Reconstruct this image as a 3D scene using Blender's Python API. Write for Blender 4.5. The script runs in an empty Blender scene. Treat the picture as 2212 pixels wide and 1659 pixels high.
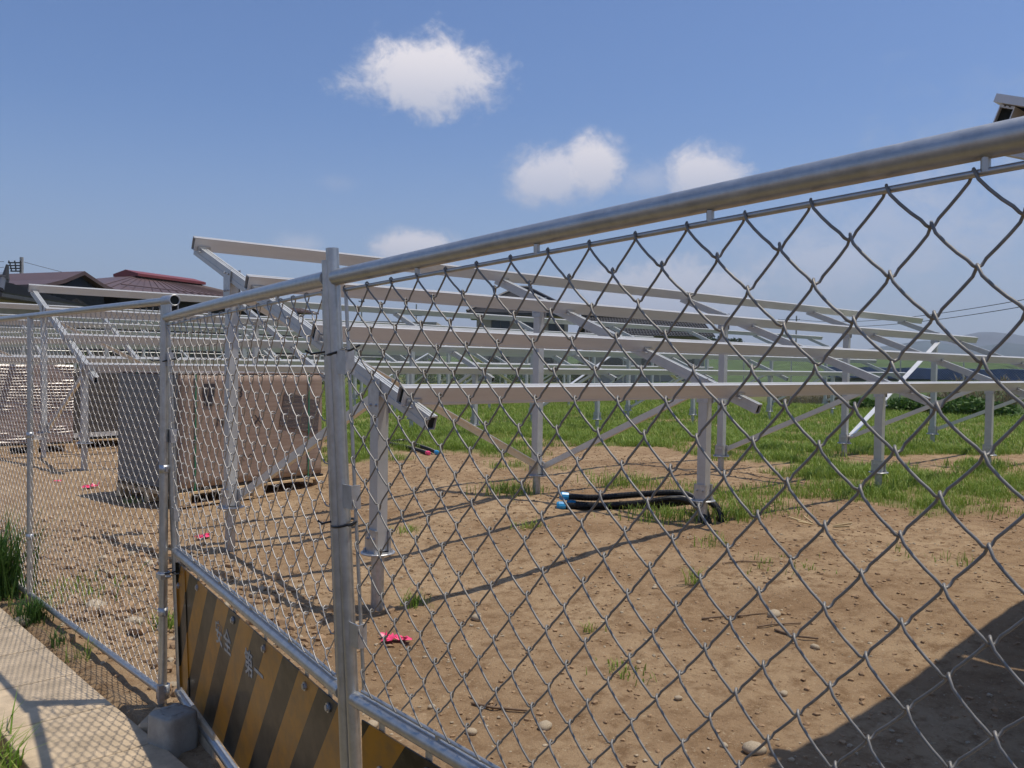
import bpy, bmesh, math, random
import numpy as np
from mathutils import Vector, Matrix

R = math.radians
rng = np.random.default_rng(7)
random.seed(7)
scene = bpy.context.scene
COL = scene.collection

# ---------------------------------------------------------------- camera
CAM_H = 1.55
YAW, PITCH, ROLL = R(46.7726), R(1.3142), R(0.8741)
cam_d = bpy.data.cameras.new('camera')
cam = bpy.data.objects.new('camera', cam_d)
COL.objects.link(cam)
fwd_h = Vector((math.cos(YAW), math.sin(YAW), 0))
right = Vector((math.sin(YAW), -math.cos(YAW), 0))
fwd = (fwd_h * math.cos(PITCH) + Vector((0, 0, -math.sin(PITCH)))).normalized()
up = right.cross(fwd).normalized()
r2 = right * math.cos(ROLL) + up * math.sin(ROLL)
u2 = up * math.cos(ROLL) - right * math.sin(ROLL)
m = Matrix((r2, u2, -fwd)).transposed().to_4x4()
m.translation = Vector((0, 0, CAM_H))
cam.matrix_world = m
cam_d.sensor_width = 36
cam_d.lens = 36 * 1864 / 2212
cam_d.clip_start = 0.02
cam_d.clip_end = 9000
scene.camera = cam

# ---------------------------------------------------------------- sky and sun
SUN_DIR = Vector((0.262, -0.200, 1.0)).normalized()
SUN_EL = math.asin(SUN_DIR.z)
SUN_ROT = math.atan2(SUN_DIR.x, SUN_DIR.y)
world = bpy.data.worlds.new('World')
scene.world = world
world.use_nodes = True
wt = world.node_tree
for n in list(wt.nodes):
    wt.nodes.remove(n)
WN, WL = wt.nodes, wt.links


def wmath(op, a, b=None, c=None):
    n = WN.new('ShaderNodeMath')
    n.operation = op
    for i, v in enumerate((a, b, c)):
        if v is None:
            continue
        if isinstance(v, (int, float)):
            n.inputs[i].default_value = v
        else:
            WL.new(v, n.inputs[i])
    return n.outputs[0]


def wmap(v, a, b, c=0.0, d=1.0):
    n = WN.new('ShaderNodeMapRange')
    n.interpolation_type = 'SMOOTHSTEP'
    WL.new(v, n.inputs[0])
    for i, q in zip((1, 2, 3, 4), (a, b, c, d)):
        n.inputs[i].default_value = q
    return n.outputs[0]


sky = WN.new('ShaderNodeTexSky')
sky.sky_type = 'NISHITA'
sky.sun_disc = False
sky.sun_elevation = SUN_EL
sky.sun_rotation = SUN_ROT
sky.altitude = 0
sky.air_density = 1.0
sky.dust_density = 1.2
sky.ozone_density = 1.6
SKY_STRENGTH = 0.085
tc = WN.new('ShaderNodeTexCoord')
sep = WN.new('ShaderNodeSeparateXYZ')
WL.new(tc.outputs['Generated'], sep.inputs[0])
az = wmath('MULTIPLY', wmath('ARCTAN2', sep.outputs[1], sep.outputs[0]), 180 / math.pi)
el = wmath('MULTIPLY', wmath('ARCSINE', sep.outputs[2]), 180 / math.pi)
comb = WN.new('ShaderNodeCombineXYZ')
WL.new(az, comb.inputs[0])
WL.new(wmath('MULTIPLY', el, 1.25), comb.inputs[1])


def wnoise(scale, detail, rough, off=0.0, dist=0.0):
    n = WN.new('ShaderNodeTexNoise')
    n.noise_dimensions = '3D'
    mp = WN.new('ShaderNodeMapping')
    mp.inputs['Location'].default_value = (off, off * 1.7, off * 0.3)
    WL.new(comb.outputs[0], mp.inputs[0])
    WL.new(mp.outputs[0], n.inputs['Vector'])
    n.inputs['Scale'].default_value = scale
    n.inputs['Detail'].default_value = detail
    n.inputs['Roughness'].default_value = rough
    n.inputs['Distortion'].default_value = dist
    return n.outputs['Fac']


nz_big = wmath('SUBTRACT', wnoise(0.38, 9, 0.66, 3.1, 0.4), 0.5)
nz_fine = wmath('SUBTRACT', wnoise(1.9, 6, 0.65, 9.2, 0.3), 0.5)
# cumulus clouds: centre azimuth, centre elevation, half widths (degrees), density, raggedness
CLOUDS = [(52.6, 18.1, 5.7, 3.0, 1.00, 1.5), (44.6, 12.2, 3.2, 2.3, 0.85, 1.2), (41.6, 12.9, 2.7, 2.6, 0.95, 1.2), (38.2, 12.0, 3.0, 1.6, 0.45, 1.5),
          (34.4, 12.3, 3.3, 2.1, 0.90, 1.2), (53.3, 7.4, 3.7, 1.7, 0.85, 1.2), (60.9, 7.4, 2.2, 1.0, 0.45, 1.2), (58.3, 11.4, 1.7, 0.7, 0.18, 1.2),
          (37.0, 4.6, 9.0, 2.9, 0.62, 1.7), (27.0, 6.6, 7.5, 3.0, 0.50, 1.8), (22.0, 8.4, 10.0, 4.4, 0.36, 2.2), (-24, 14, 9, 4, 0.85, 1.5), (-70, 22, 11, 5, 0.9, 1.5), (-130, 12, 13, 4, 0.85, 1.5),
          (160, 17, 10, 5, 0.9, 1.5), (118, 10, 12, 3.5, 0.8, 1.5), (-100, 48, 14, 9, 0.85, 1.5), (95, 42, 12, 6, 0.8, 1.5), (-165, 38, 12, 6, 0.8, 1.5)]
cloud = None
shade = None
for (ca, ce, hw, hh, dens, rag) in CLOUDS:
    dx = wmath('DIVIDE', wmath('SUBTRACT', az, ca), hw)
    dy = wmath('DIVIDE', wmath('SUBTRACT', el, ce), hh)
    d2 = wmath('SQRT', wmath('ADD', wmath('MULTIPLY', dx, dx), wmath('MULTIPLY', dy, dy)))
    f = wmath('SUBTRACT', 1.0, d2)
    f = wmath('ADD', f, wmath('MULTIPLY', nz_big, rag * 0.95))
    f = wmath('ADD', f, wmath('MULTIPLY', nz_fine, rag * 0.26))
    mk = wmap(f, -0.06, 0.60 if dens > 0.5 else 0.95, 0.0, dens)
    sh = wmath('MULTIPLY', mk, wmap(dy, -1.0, 0.75, 0.0, 1.0))
    cloud = mk if cloud is None else wmath('MAXIMUM', cloud, mk)
    shade = sh if shade is None else wmath('MAXIMUM', shade, sh)
hz = wmap(el, 0.0, 17.0, 0.60, 0.0)          # pale summer haze towards the horizon
for (ca, ce, hw, hh, am) in ((30.0, 2.0, 19.0, 9.5, 0.62), (12.0, 7.0, 22.0, 12.0, 0.62), (-38.0, 62.0, 70.0, 30.0, 0.45)):  # last veil lies out of view, added to whiten the blue fill light
    dx = wmath('DIVIDE', wmath('SUBTRACT', az, ca), hw)
    dy = wmath('DIVIDE', wmath('SUBTRACT', el, ce), hh)
    d2 = wmath('SQRT', wmath('ADD', wmath('MULTIPLY', dx, dx), wmath('MULTIPLY', dy, dy)))
    hz = wmath('MAXIMUM', hz, wmap(wmath('ADD', wmath('SUBTRACT', 1.0, d2), wmath('MULTIPLY', nz_big, 1.3)), 0.0, 0.9, 0.0, am))
mixh = WN.new('ShaderNodeMix')
mixh.data_type = 'RGBA'
tint = WN.new('ShaderNodeMix')
tint.data_type = 'RGBA'
tint.blend_type = 'MULTIPLY'
tint.inputs[0].default_value = 1.0
WL.new(sky.outputs[0], tint.inputs[6])
tint.inputs[7].default_value = (0.70, 0.92, 1.24, 1)
WL.new(hz, mixh.inputs[0])
WL.new(tint.outputs[2], mixh.inputs[6])
mixh.inputs[7].default_value = (3.55, 4.55, 6.3, 1)
cl_col = WN.new('ShaderNodeMix')
cl_col.data_type = 'RGBA'
WL.new(shade, cl_col.inputs[0])
cl_col.inputs[6].default_value = (5.2, 5.6, 6.9, 1)
cl_col.inputs[7].default_value = (8.9, 8.5, 8.9, 1)
mixc = WN.new('ShaderNodeMix')
mixc.data_type = 'RGBA'
WL.new(cloud, mixc.inputs[0])
WL.new(mixh.outputs[2], mixc.inputs[6])
WL.new(cl_col.outputs[2], mixc.inputs[7])
bg = WN.new('ShaderNodeBackground')
WL.new(mixc.outputs[2], bg.inputs[0])
bg.inputs[1].default_value = SKY_STRENGTH
wo = WN.new('ShaderNodeOutputWorld')
WL.new(bg.outputs[0], wo.inputs[0])

sun_d = bpy.data.lights.new('sun', 'SUN')
sun_d.energy = 3.3
sun_d.angle = R(0.53)
sun_d.color = (1.0, 0.91, 0.77)
sun = bpy.data.objects.new('sun', sun_d)
COL.objects.link(sun)
sun.rotation_euler = SUN_DIR.to_track_quat('Z', 'Y').to_euler()
sun.location = (3, -3, 30)

vs = scene.view_settings
scene.display_settings.display_device = 'sRGB'
vs.view_transform = 'Standard'
vs.look = 'None'
vs.exposure = 0.20
vs.gamma = 1
vs.use_curve_mapping = False


# ---------------------------------------------------------------- helpers
def tag(o, label=None, cat=None, group=None, kind=None):
    if label:
        o['label'] = label
    if cat:
        o['category'] = cat
    if group:
        o['group'] = group
    if kind:
        o['kind'] = kind
    return o


def empty(name, loc=(0, 0, 0), rz=0.0, label=None, cat=None, group=None):
    o = bpy.data.objects.new(name, None)
    o.empty_display_size = 0.1
    COL.objects.link(o)
    o.location = loc
    o.rotation_euler = (0, 0, rz)
    return tag(o, label, cat, group)


def kids(o):
    return [c for c in bpy.data.objects if c.parent == o]


def copy_tree(o, parent=None, children=None):
    c = o.copy()
    COL.objects.link(c)
    if parent is not None:
        c.parent = parent
    for ch in (children[o.name] if children is not None and o.name in children else []):
        copy_tree(ch, c, children)
    return c


def child_map(root):
    mp = {}
    st = [root]
    while st:
        o = st.pop()
        ks = kids(o)
        mp[o.name] = ks
        st += ks
    return mp


class MB:
    """collects shapes, then links them as one mesh object"""

    def __init__(s):
        s.v, s.f, s.sm = [], [], []

    def add(s, vs_, fs, smooth=False):
        b = len(s.v)
        s.v += [tuple(map(float, p)) for p in vs_]
        s.f += [tuple(b + i for i in f) for f in fs]
        s.sm += [smooth] * len(fs)
        return s

    def box(s, lo, hi):
        x0, y0, z0 = lo
        x1, y1, z1 = hi
        return s.add([(x0, y0, z0), (x1, y0, z0), (x1, y1, z0), (x0, y1, z0), (x0, y0, z1), (x1, y0, z1), (x1, y1, z1), (x0, y1, z1)],
                     [(0, 3, 2, 1), (4, 5, 6, 7), (0, 1, 5, 4), (1, 2, 6, 5), (2, 3, 7, 6), (3, 0, 4, 7)])

    def bar(s, p0, p1, side, upv, a0, a1, b0, b1):
        p0, p1, side, upv = Vector(p0), Vector(p1), Vector(side).normalized(), Vector(upv).normalized()
        q = []
        for p in (p0, p1):
            for (a, b) in ((a0, b0), (a1, b0), (a1, b1), (a0, b1)):
                q.append(p + side * a + upv * b)
        fs = [(0, 1, 2, 3), (7, 6, 5, 4), (0, 4, 5, 1), (1, 5, 6, 2), (2, 6, 7, 3), (3, 7, 4, 0)]
        # consistent outward normals
        if (p1 - p0).dot(side.cross(upv)) > 0:
            fs = [tuple(reversed(f)) for f in fs]
        return s.add(q, fs)

    def tube(s, pts, r, n=8, caps=True, radii=None, smooth=True):
        pts = [Vector(p) for p in pts]
        N = len(pts)
        vs_, fs = [], []
        t = (pts[1] - pts[0]).normalized()
        ref = Vector((0, 0, 1)) if abs(t.z) < 0.9 else Vector((1, 0, 0))
        a = t.cross(ref).normalized()
        for i, p in enumerate(pts):
            t = (pts[min(i + 1, N - 1)] - pts[max(i - 1, 0)]).normalized()
            a = (a - t * a.dot(t)).normalized()
            b = t.cross(a)
            rr = radii[i] if radii else r
            for k in range(n):
                th = 2 * math.pi * k / n
                vs_.append(p + a * (rr * math.cos(th)) + b * (rr * math.sin(th)))
        for i in range(N - 1):
            for k in range(n):
                k2 = (k + 1) % n
                fs.append((i * n + k, i * n + k2, (i + 1) * n + k2, (i + 1) * n + k))
        s.add(vs_, fs, smooth)
        if caps:
            s.add([vs_[k] for k in range(n)], [tuple(reversed(range(n)))])
            s.add([vs_[(N - 1) * n + k] for k in range(n)], [tuple(range(n))])
        return s

    def lathe(s, prof, c=(0, 0, 0), n=16, axis=Vector((0, 0, 1)), smooth=True):
        axis = Vector(axis).normalized()
        ref = Vector((1, 0, 0)) if abs(axis.x) < 0.9 else Vector((0, 1, 0))
        a = (ref - axis * ref.dot(axis)).normalized()
        b = axis.cross(a)
        c = Vector(c)
        vs_, fs = [], []
        for (r, z) in prof:
            for k in range(n):
                th = 2 * math.pi * k / n
                vs_.append(c + axis * z + a * (r * math.cos(th)) + b * (r * math.sin(th)))
        for i in range(len(prof) - 1):
            for k in range(n):
                k2 = (k + 1) % n
                fs.append((i * n + k, i * n + k2, (i + 1) * n + k2, (i + 1) * n + k))
        return s.add(vs_, fs, smooth)

    def build(s, name, mat, parent=None, label=None):
        me = bpy.data.meshes.new(name)
        me.from_pydata(s.v, [], s.f)
        if any(s.sm):
            me.polygons.foreach_set('use_smooth', s.sm)
        me.materials.append(mat)
        me.update()
        o = bpy.data.objects.new(name, me)
        COL.objects.link(o)
        if parent is not None:
            o.parent = parent
        if label:
            o['label'] = label
        return o


def np_mesh(name, V, F, mat, parent=None, smooth=False):
    """fast mesh from numpy arrays, F is (n,3) or (n,4)"""
    me = bpy.data.meshes.new(name)
    V = np.ascontiguousarray(V, np.float32)
    F = np.ascontiguousarray(F, np.int32)
    k = F.shape[1]
    me.vertices.add(len(V))
    me.vertices.foreach_set('co', V.ravel())
    me.loops.add(F.size)
    me.loops.foreach_set('vertex_index', F.ravel())
    me.polygons.add(len(F))
    me.polygons.foreach_set('loop_start', np.arange(0, F.size, k, dtype=np.int32))
    me.polygons.foreach_set('use_smooth', np.full(len(F), smooth))
    me.update(calc_edges=True)
    me.validate()
    me.materials.append(mat)
    o = bpy.data.objects.new(name, me)
    COL.objects.link(o)
    if parent is not None:
        o.parent = parent
    return o


def np_tube(P, r, n):
    """tube round polyline P (k,3) -> verts, quads"""
    k = len(P)
    T = np.gradient(P, axis=0)
    T /= np.linalg.norm(T, axis=1)[:, None]
    ref = np.array([0.31, 0.17, 0.93])
    A = np.cross(T, ref)
    A /= np.linalg.norm(A, axis=1)[:, None]
    B = np.cross(T, A)
    th = np.arange(n) * 2 * np.pi / n
    V = P[:, None, :] + r * (A[:, None, :] * np.cos(th)[None, :, None] + B[:, None, :] * np.sin(th)[None, :, None])
    idx = np.arange(k * n).reshape(k, n)
    a, b = idx[:-1], idx[1:]
    F = np.stack([a, np.roll(a, -1, 1), np.roll(b, -1, 1), b], -1).reshape(-1, 4)
    return V.reshape(-1, 3), F


_lat = np.random.default_rng(11).random((256, 256))


def vnoise(x, y):
    xi, yi = np.floor(x).astype(int), np.floor(y).astype(int)
    fx, fy = x - xi, y - yi
    fx, fy = fx * fx * (3 - 2 * fx), fy * fy * (3 - 2 * fy)
    g = lambda i, j: _lat[i % 256, j % 256]
    return (g(xi, yi) * (1 - fx) + g(xi + 1, yi) * fx) * (1 - fy) + (g(xi, yi + 1) * (1 - fx) + g(xi + 1, yi + 1) * fx) * fy


def fbm(x, y, o=4, g=0.5):
    s, a, t = 0, 1, 0
    for i in range(o):
        s = s + a * vnoise(x * 2 ** i + 17.3 * i, y * 2 ** i + 5.1 * i)
        t += a
        a *= g
    return s / t


def sst(x, a, b):
    t = np.clip((x - a) / (b - a), 0, 1)
    return t * t * (3 - 2 * t)


# ---------------------------------------------------------------- materials
def mat(name, col, rough=0.6, metal=0.0, var=None, bump=None, coat=0.0, spec=0.5, streak=None, trans=0.0, coatr=0.1):
    m_ = bpy.data.materials.new(name)
    m_.use_nodes = True
    t = m_.node_tree
    b = t.nodes['Principled BSDF']
    b.inputs['Base Color'].default_value = (*col, 1)
    b.inputs['Roughness'].default_value = rough
    b.inputs['Metallic'].default_value = metal
    b.inputs['Specular IOR Level'].default_value = spec
    b.inputs['Coat Weight'].default_value = coat
    b.inputs['Coat Roughness'].default_value = coatr
    b.inputs['Transmission Weight'].default_value = trans
    co = t.nodes.new('ShaderNodeTexCoord')
    vec = co.outputs['Object']
    if streak:
        mp = t.nodes.new('ShaderNodeMapping')
        mp.inputs['Scale'].default_value = streak
        t.links.new(vec, mp.inputs[0])
        vec = mp.outputs[0]
    if var:                                   # (scale, amount, second colour or None)
        n = t.nodes.new('ShaderNodeTexNoise')
        n.inputs['Scale'].default_value = var[0]
        n.inputs['Detail'].default_value = 5
        n.inputs['Roughness'].default_value = 0.65
        t.links.new(vec, n.inputs['Vector'])
        rp = t.nodes.new('ShaderNodeMapRange')
        rp.inputs[1].default_value = 0.32
        rp.inputs[2].default_value = 0.68
        t.links.new(n.outputs['Fac'], rp.inputs[0])
        mx = t.nodes.new('ShaderNodeMix')
        mx.data_type = 'RGBA'
        c2 = var[2] if len(var) > 2 and var[2] else tuple(c * (1 + var[1]) for c in col)
        c1 = col if len(var) > 2 and var[2] else tuple(c * (1 - var[1]) for c in col)
        mx.inputs[6].default_value = (*c1, 1)
        mx.inputs[7].default_value = (*c2, 1)
        t.links.new(rp.outputs[0], mx.inputs[0])
        t.links.new(mx.outputs[2], b.inputs['Base Color'])
        rr = t.nodes.new('ShaderNodeMapRange')
        rr.inputs[3].default_value = max(0.03, rough - 0.09)
        rr.inputs[4].default_value = min(1, rough + 0.09)
        t.links.new(n.outputs['Fac'], rr.inputs[0])
        t.links.new(rr.outputs[0], b.inputs['Roughness'])
    if bump:                                  # (scale, strength, distance)
        n2 = t.nodes.new('ShaderNodeTexNoise')
        n2.inputs['Scale'].default_value = bump[0]
        n2.inputs['Detail'].default_value = 4
        t.links.new(vec, n2.inputs['Vector'])
        bp = t.nodes.new('ShaderNodeBump')
        bp.inputs['Strength'].default_value = bump[1]
        bp.inputs['Distance'].default_value = bump[2]
        t.links.new(n2.outputs['Fac'], bp.inputs['Height'])
        t.links.new(bp.outputs[0], b.inputs['Normal'])
        if coat:
            t.links.new(bp.outputs[0], b.inputs['Coat Normal'])
    return m_


M = {
    'pipe': mat('galvanised_pipe', (0.50, 0.50, 0.485), 0.40, 0.88, var=(34, 0.13), bump=(160, 0.08, 0.002)),
    'wire': mat('galvanised_wire', (0.235, 0.225, 0.208), 0.54, 0.40, var=(60, 0.18)),
    'wire_mid': mat('lit_galvanised_wire', (0.36, 0.345, 0.325), 0.48, 0.55, var=(60, 0.14)),  # same gate wire, lightened for the panel whose strands look lit
    'wire_bright': mat('new_galvanised_wire', (0.48, 0.465, 0.45), 0.42, 0.66, var=(60, 0.12)),
    'alu': mat('anodised_aluminium', (0.66, 0.655, 0.635), 0.42, 0.42, var=(7, 0.05), streak=(0.25, 3, 3)),
    'alu_dull': mat('shade_toned_aluminium', (0.53, 0.54, 0.53), 0.45, 0.42, var=(9, 0.08)),  # rafter tone darkened to paint their shaded sides; posts share it
    'alu_bright': mat('bright_aluminium', (0.84, 0.84, 0.82), 0.40, 0.45, var=(7, 0.04)),  # whitened to paint the sun on the long braces
    'alu_brace': mat('brace_aluminium', (0.70, 0.69, 0.64), 0.44, 0.4, var=(8, 0.06)),
    'zinc': mat('zinc_steel', (0.50, 0.51, 0.52), 0.45, 0.85, var=(25, 0.18)),
    'dark': mat('dark_hollow', (0.015, 0.02, 0.018), 0.9),  # near-black paint for the shade inside open profiles
    'black_plastic': mat('black_plastic', (0.012, 0.012, 0.013), 0.38, var=(40, 0.2)),
    'blue_tape': mat('blue_tape', (0.03, 0.30, 0.60), 0.35, var=(30, 0.2)),
    'pink': mat('pink_tape', (0.86, 0.07, 0.20), 0.40, var=(20, 0.2)),
    'concrete': mat('gutter_concrete', (0.49, 0.385, 0.26), 0.92, var=(9, 0.22), bump=(90, 0.35, 0.004)),
    'block': mat('foundation_concrete', (0.33, 0.315, 0.275), 0.93, var=(14, 0.16), bump=(120, 0.5, 0.003)),
    'asphalt': mat('asphalt', (0.055, 0.055, 0.056), 0.9, var=(25, 0.3), bump=(180, 0.5, 0.004)),
    'wood': mat('pallet_pine', (0.62, 0.44, 0.24), 0.75, var=(6, 0.25), streak=(2, 14, 14), bump=(40, 0.2, 0.002)),
    'stone': mat('field_stone', (0.40, 0.325, 0.225), 0.85, var=(9, 0.25), bump=(30, 0.3, 0.004)),
    'clod': mat('dirt_clod', (0.315, 0.208, 0.118), 0.95, var=(12, 0.3), bump=(60, 0.4, 0.004)),
    'twig': mat('dry_twig', (0.19, 0.125, 0.075), 0.85, var=(30, 0.3)),
    'straw': mat('dry_straw', (0.52, 0.40, 0.22), 0.8, var=(10, 0.25)),
    'strap': mat('green_strap', (0.03, 0.17, 0.09), 0.4),
    'ink': mat('stamp_ink', (0.035, 0.030, 0.035), 0.7),
    'white_ink': mat('white_letter_film', (0.42, 0.41, 0.38), 0.6, var=(45, 0.45)),
    'label_white': mat('paper_label', (0.62, 0.58, 0.55), 0.6, var=(10, 0.1)),
    'cell': mat('solar_cell_glass', (0.008, 0.014, 0.045), 0.08, coat=0.6),
    'backsheet': mat('panel_backsheet', (0.012, 0.024, 0.05), 0.45),
    'tile': mat('grey_roof_tile', (0.055, 0.055, 0.058), 0.5, var=(4, 0.25)),
    'brown_roof': mat('brown_metal_roof', (0.105, 0.065, 0.062), 0.5, var=(2, 0.15)),
    'red_roof': mat('red_ridge_metal', (0.21, 0.045, 0.045), 0.5, var=(2, 0.15)),
    'dark_wood': mat('dark_timber_wall', (0.020, 0.019, 0.021), 0.8, var=(3, 0.35)),  # shadow under the roof is put into this wood colour
    'gable_wall': mat('shaded_gable', (0.012, 0.016, 0.035), 0.7),  # gable in shade, with the shade given as colour
    'plaster': mat('beige_plaster', (0.40, 0.355, 0.30), 0.9, var=(1.5, 0.08)),
    'plaster_dim': mat('grey_plaster', (0.30, 0.275, 0.25), 0.9, var=(1.5, 0.1)),
    'glass': mat('window_glass', (0.03, 0.042, 0.05), 0.06),
    'frame_dark': mat('window_frame', (0.05, 0.05, 0.052), 0.5),
    'pole': mat('utility_pole_concrete', (0.34, 0.34, 0.34), 0.85, var=(3, 0.1)),
    'cable': mat('power_cable', (0.02, 0.02, 0.022), 0.6),
    'tarp': mat('blue_tarp', (0.075, 0.11, 0.23), 0.5, var=(0.7, 0.3), bump=(3, 0.5, 0.1)),
    'levee': mat('levee_grass', (0.070, 0.115, 0.034), 0.95, var=(0.6, 0.35)),
    'bark': mat('bark', (0.08, 0.06, 0.045), 0.9),
}


def leafy(name, c1, c2, rough=0.55):
    m_ = bpy.data.materials.new(name)
    m_.use_nodes = True
    t = m_.node_tree
    b = t.nodes['Principled BSDF']
    b.inputs['Roughness'].default_value = rough
    b.inputs['Specular IOR Level'].default_value = 0.35
    g = t.nodes.new('ShaderNodeNewGeometry')
    mx = t.nodes.new('ShaderNodeMix')
    mx.data_type = 'RGBA'
    mx.inputs[6].default_value = (*c1, 1)
    mx.inputs[7].default_value = (*c2, 1)
    t.links.new(g.outputs['Random Per Island'], mx.inputs[0])
    t.links.new(mx.outputs[2], b.inputs['Base Color'])
    tr = t.nodes.new('ShaderNodeBsdfTranslucent')
    t.links.new(mx.outputs[2], tr.inputs[0])
    ms = t.nodes.new('ShaderNodeMixShader')
    ms.inputs[0].default_value = 0.32
    t.links.new(b.outputs[0], ms.inputs[1])
    t.links.new(tr.outputs[0], ms.inputs[2])
    t.links.new(ms.outputs[0], t.nodes['Material Output'].inputs[0])
    return m_


M['grass'] = leafy('field_grass', (0.14, 0.255, 0.024), (0.34, 0.41, 0.09))
M['grass_dark'] = leafy('weed_leaves', (0.045, 0.115, 0.018), (0.10, 0.18, 0.036))
M['tree_leaf'] = leafy('far_tree_leaves', (0.030, 0.055, 0.022), (0.055, 0.085, 0.035))
M['dry_weed'] = leafy('dry_weeds', (0.16, 0.13, 0.07), (0.26, 0.22, 0.12))


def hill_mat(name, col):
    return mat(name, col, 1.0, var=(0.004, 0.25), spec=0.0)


# ---------------------------------------------------------------- ground
def grow(a0, d0, a1, f):
    out = [a0]
    d = d0
    while out[-1] < a1:
        out.append(out[-1] + d)
        d *= f
    return np.array(out)


gx = np.concatenate([-grow(0.6, 1.2, 3500, 1.45)[::-1], np.arange(-0.4, 0.95, 0.12), np.arange(0.98, 1.44, 0.05), np.arange(1.45, 9.0, 0.045), np.arange(9.0, 20, 0.10), grow(20, 0.16, 4200, 1.13)])
gy = np.concatenate([-grow(0.6, 1.2, 3500, 1.45)[::-1], np.arange(-0.4, 0.8, 0.1), np.arange(0.8, 9.5, 0.045), np.arange(9.5, 18, 0.09), grow(18, 0.16, 4200, 1.13)])
gx, gy = np.unique(np.round(gx, 4)), np.unique(np.round(gy, 4))


def ground_base(x, y):
    x, y = np.asarray(x, float), np.asarray(y, float)
    x0 = 3.4 + 0.30 * np.maximum(0, y - 5)
    h_ = 0.165 * sst(x, x0, x0 + 2.4)
    h_ = h_ * (1 - 0.0 * y)
    gut = sst(x, 0.84, 0.88) * (1 - sst(x, 1.30, 1.36))
    strip = sst(x, 1.30, 1.36) * (1 - sst(x, 1.55, 1.9))
    return h_ - 0.13 * gut - 0.012 * strip


def rough_zone(x, y):
    return sst(x, 1.40, 1.7) * (1 - sst(x, 2.3, 3.3)) * sst(y, 3.6, 4.6) * (1 - sst(y, 7.5, 9.5))


def ground_z(x, y):
    x, y = np.asarray(x, float), np.asarray(y, float)
    near = 1 - sst(np.hypot(x - 5, y - 6), 14, 40)
    z = ground_base(x, y)
    b = (fbm(x * 0.55, y * 0.55, 3) - 0.5) * 0.075
    c = (fbm(x * 3.1 + 9, y * 3.1, 4, 0.6) - 0.5) * 0.050
    rz_ = rough_zone(x, y)
    cl = np.abs(fbm(x * 7.3 + 3, y * 7.3, 3, 0.6) - 0.5) * 0.10
    d = (fbm(x * 11 + 31, y * 11, 2, 0.7) - 0.5) * 0.026
    street = 1 - sst(x, 1.33, 1.42)
    return z + near * (1 - street) * (b * sst(x, 1.5, 3.0) + c * (0.45 + 0.8 * rz_) + d + cl * rz_)


def grass_mask(x, y):
    x, y = np.asarray(x, float), np.asarray(y, float)
    bias = -0.62 + 0.55 * sst(x + 0.25 * y, 6.6, 10.5) + 0.52 * sst(x + 0.9 * y, 18.5, 22.5) * sst(x, 6.2, 8.2) + 0.15 * sst(x, 11, 15)
    n_ = fbm(x * 0.75 + 40, y * 0.75 + 3, 4, 0.55)
    v = bias + (n_ - 0.42) * 2.1
    bare = np.exp(-(((x - 11.5) / 3.2) ** 2 + ((y - 8.9) / 0.55) ** 2)) * 0.5
    return np.clip((v - bare) * 1.6 + 0.12, 0, 1) * sst(x, 5.0, 6.2)


X, Y = np.meshgrid(gx, gy, indexing='ij')
Z = ground_z(X, Y)
idx = np.arange(X.size).reshape(X.shape)
F = np.stack([idx[:-1, :-1], idx[1:, :-1], idx[1:, 1:], idx[:-1, 1:]], -1).reshape(-1, 4)
gmat = bpy.data.materials.new('bare_dirt')
gmat.use_nodes = True
t = gmat.node_tree
gb = t.nodes['Principled BSDF']
gb.inputs['Roughness'].default_value = 0.97
gb.inputs['Specular IOR Level'].default_value = 0.15
geo = t.nodes.new('ShaderNodeTexCoord')


def gnoise(scale, detail=5, rough=0.6):
    n = t.nodes.new('ShaderNodeTexNoise')
    n.inputs['Scale'].default_value = scale
    n.inputs['Detail'].default_value = detail
    n.inputs['Roughness'].default_value = rough
    t.links.new(geo.outputs['Object'], n.inputs['Vector'])
    return n.outputs['Fac']


def gmix(fac, a, b, lo=0.35, hi=0.65):
    r_ = t.nodes.new('ShaderNodeMapRange')
    r_.inputs[1].default_value = lo
    r_.inputs[2].default_value = hi
    t.links.new(fac, r_.inputs[0])
    mx = t.nodes.new('ShaderNodeMix')
    mx.data_type = 'RGBA'
    t.links.new(r_.outputs[0], mx.inputs[0])
    for sck, v in ((mx.inputs[6], a), (mx.inputs[7], b)):
        if isinstance(v, tuple):
            sck.default_value = (*v, 1)
        else:
            t.links.new(v, sck)
    return mx.outputs[2]


d1 = gmix(gnoise(0.9), (0.292, 0.190, 0.106), (0.44, 0.315, 0.190))
d2 = gmix(gnoise(9, 6, 0.7), (0.230, 0.145, 0.078), d1, 0.36, 0.54)
d3 = gmix(gnoise(46, 4, 0.7), d2, (0.49, 0.385, 0.25), 0.60, 0.70)
at_ = t.nodes.new('ShaderNodeAttribute')
at_.attribute_name = 'grass'
gcol = gmix(gnoise(1.6), (0.12, 0.155, 0.04), (0.19, 0.185, 0.07))
d4 = gmix(at_.outputs['Fac'], d3, gcol, 0.25, 1.0)
t.links.new(d4, gb.inputs['Base Color'])
bp = t.nodes.new('ShaderNodeBump')
bp.inputs['Strength'].default_value = 0.75
bp.inputs['Distance'].default_value = 0.035
t.links.new(gnoise(38, 7, 0.72), bp.inputs['Height'])
t.links.new(bp.outputs[0], gb.inputs['Normal'])
ground = np_mesh('ground', np.stack([X.ravel(), Y.ravel(), Z.ravel()], -1), F, gmat, smooth=True)
tag(ground, kind='structure')
gm_v = grass_mask(X, Y).ravel()
far = np.maximum(sst(X, 28, 33), sst(Y, 41, 46)).ravel()
verge = ((X < 0.84) & (X > -0.2)).ravel().astype(float)
ga = ground.data.attributes.new('grass', 'FLOAT', 'POINT')
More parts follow.
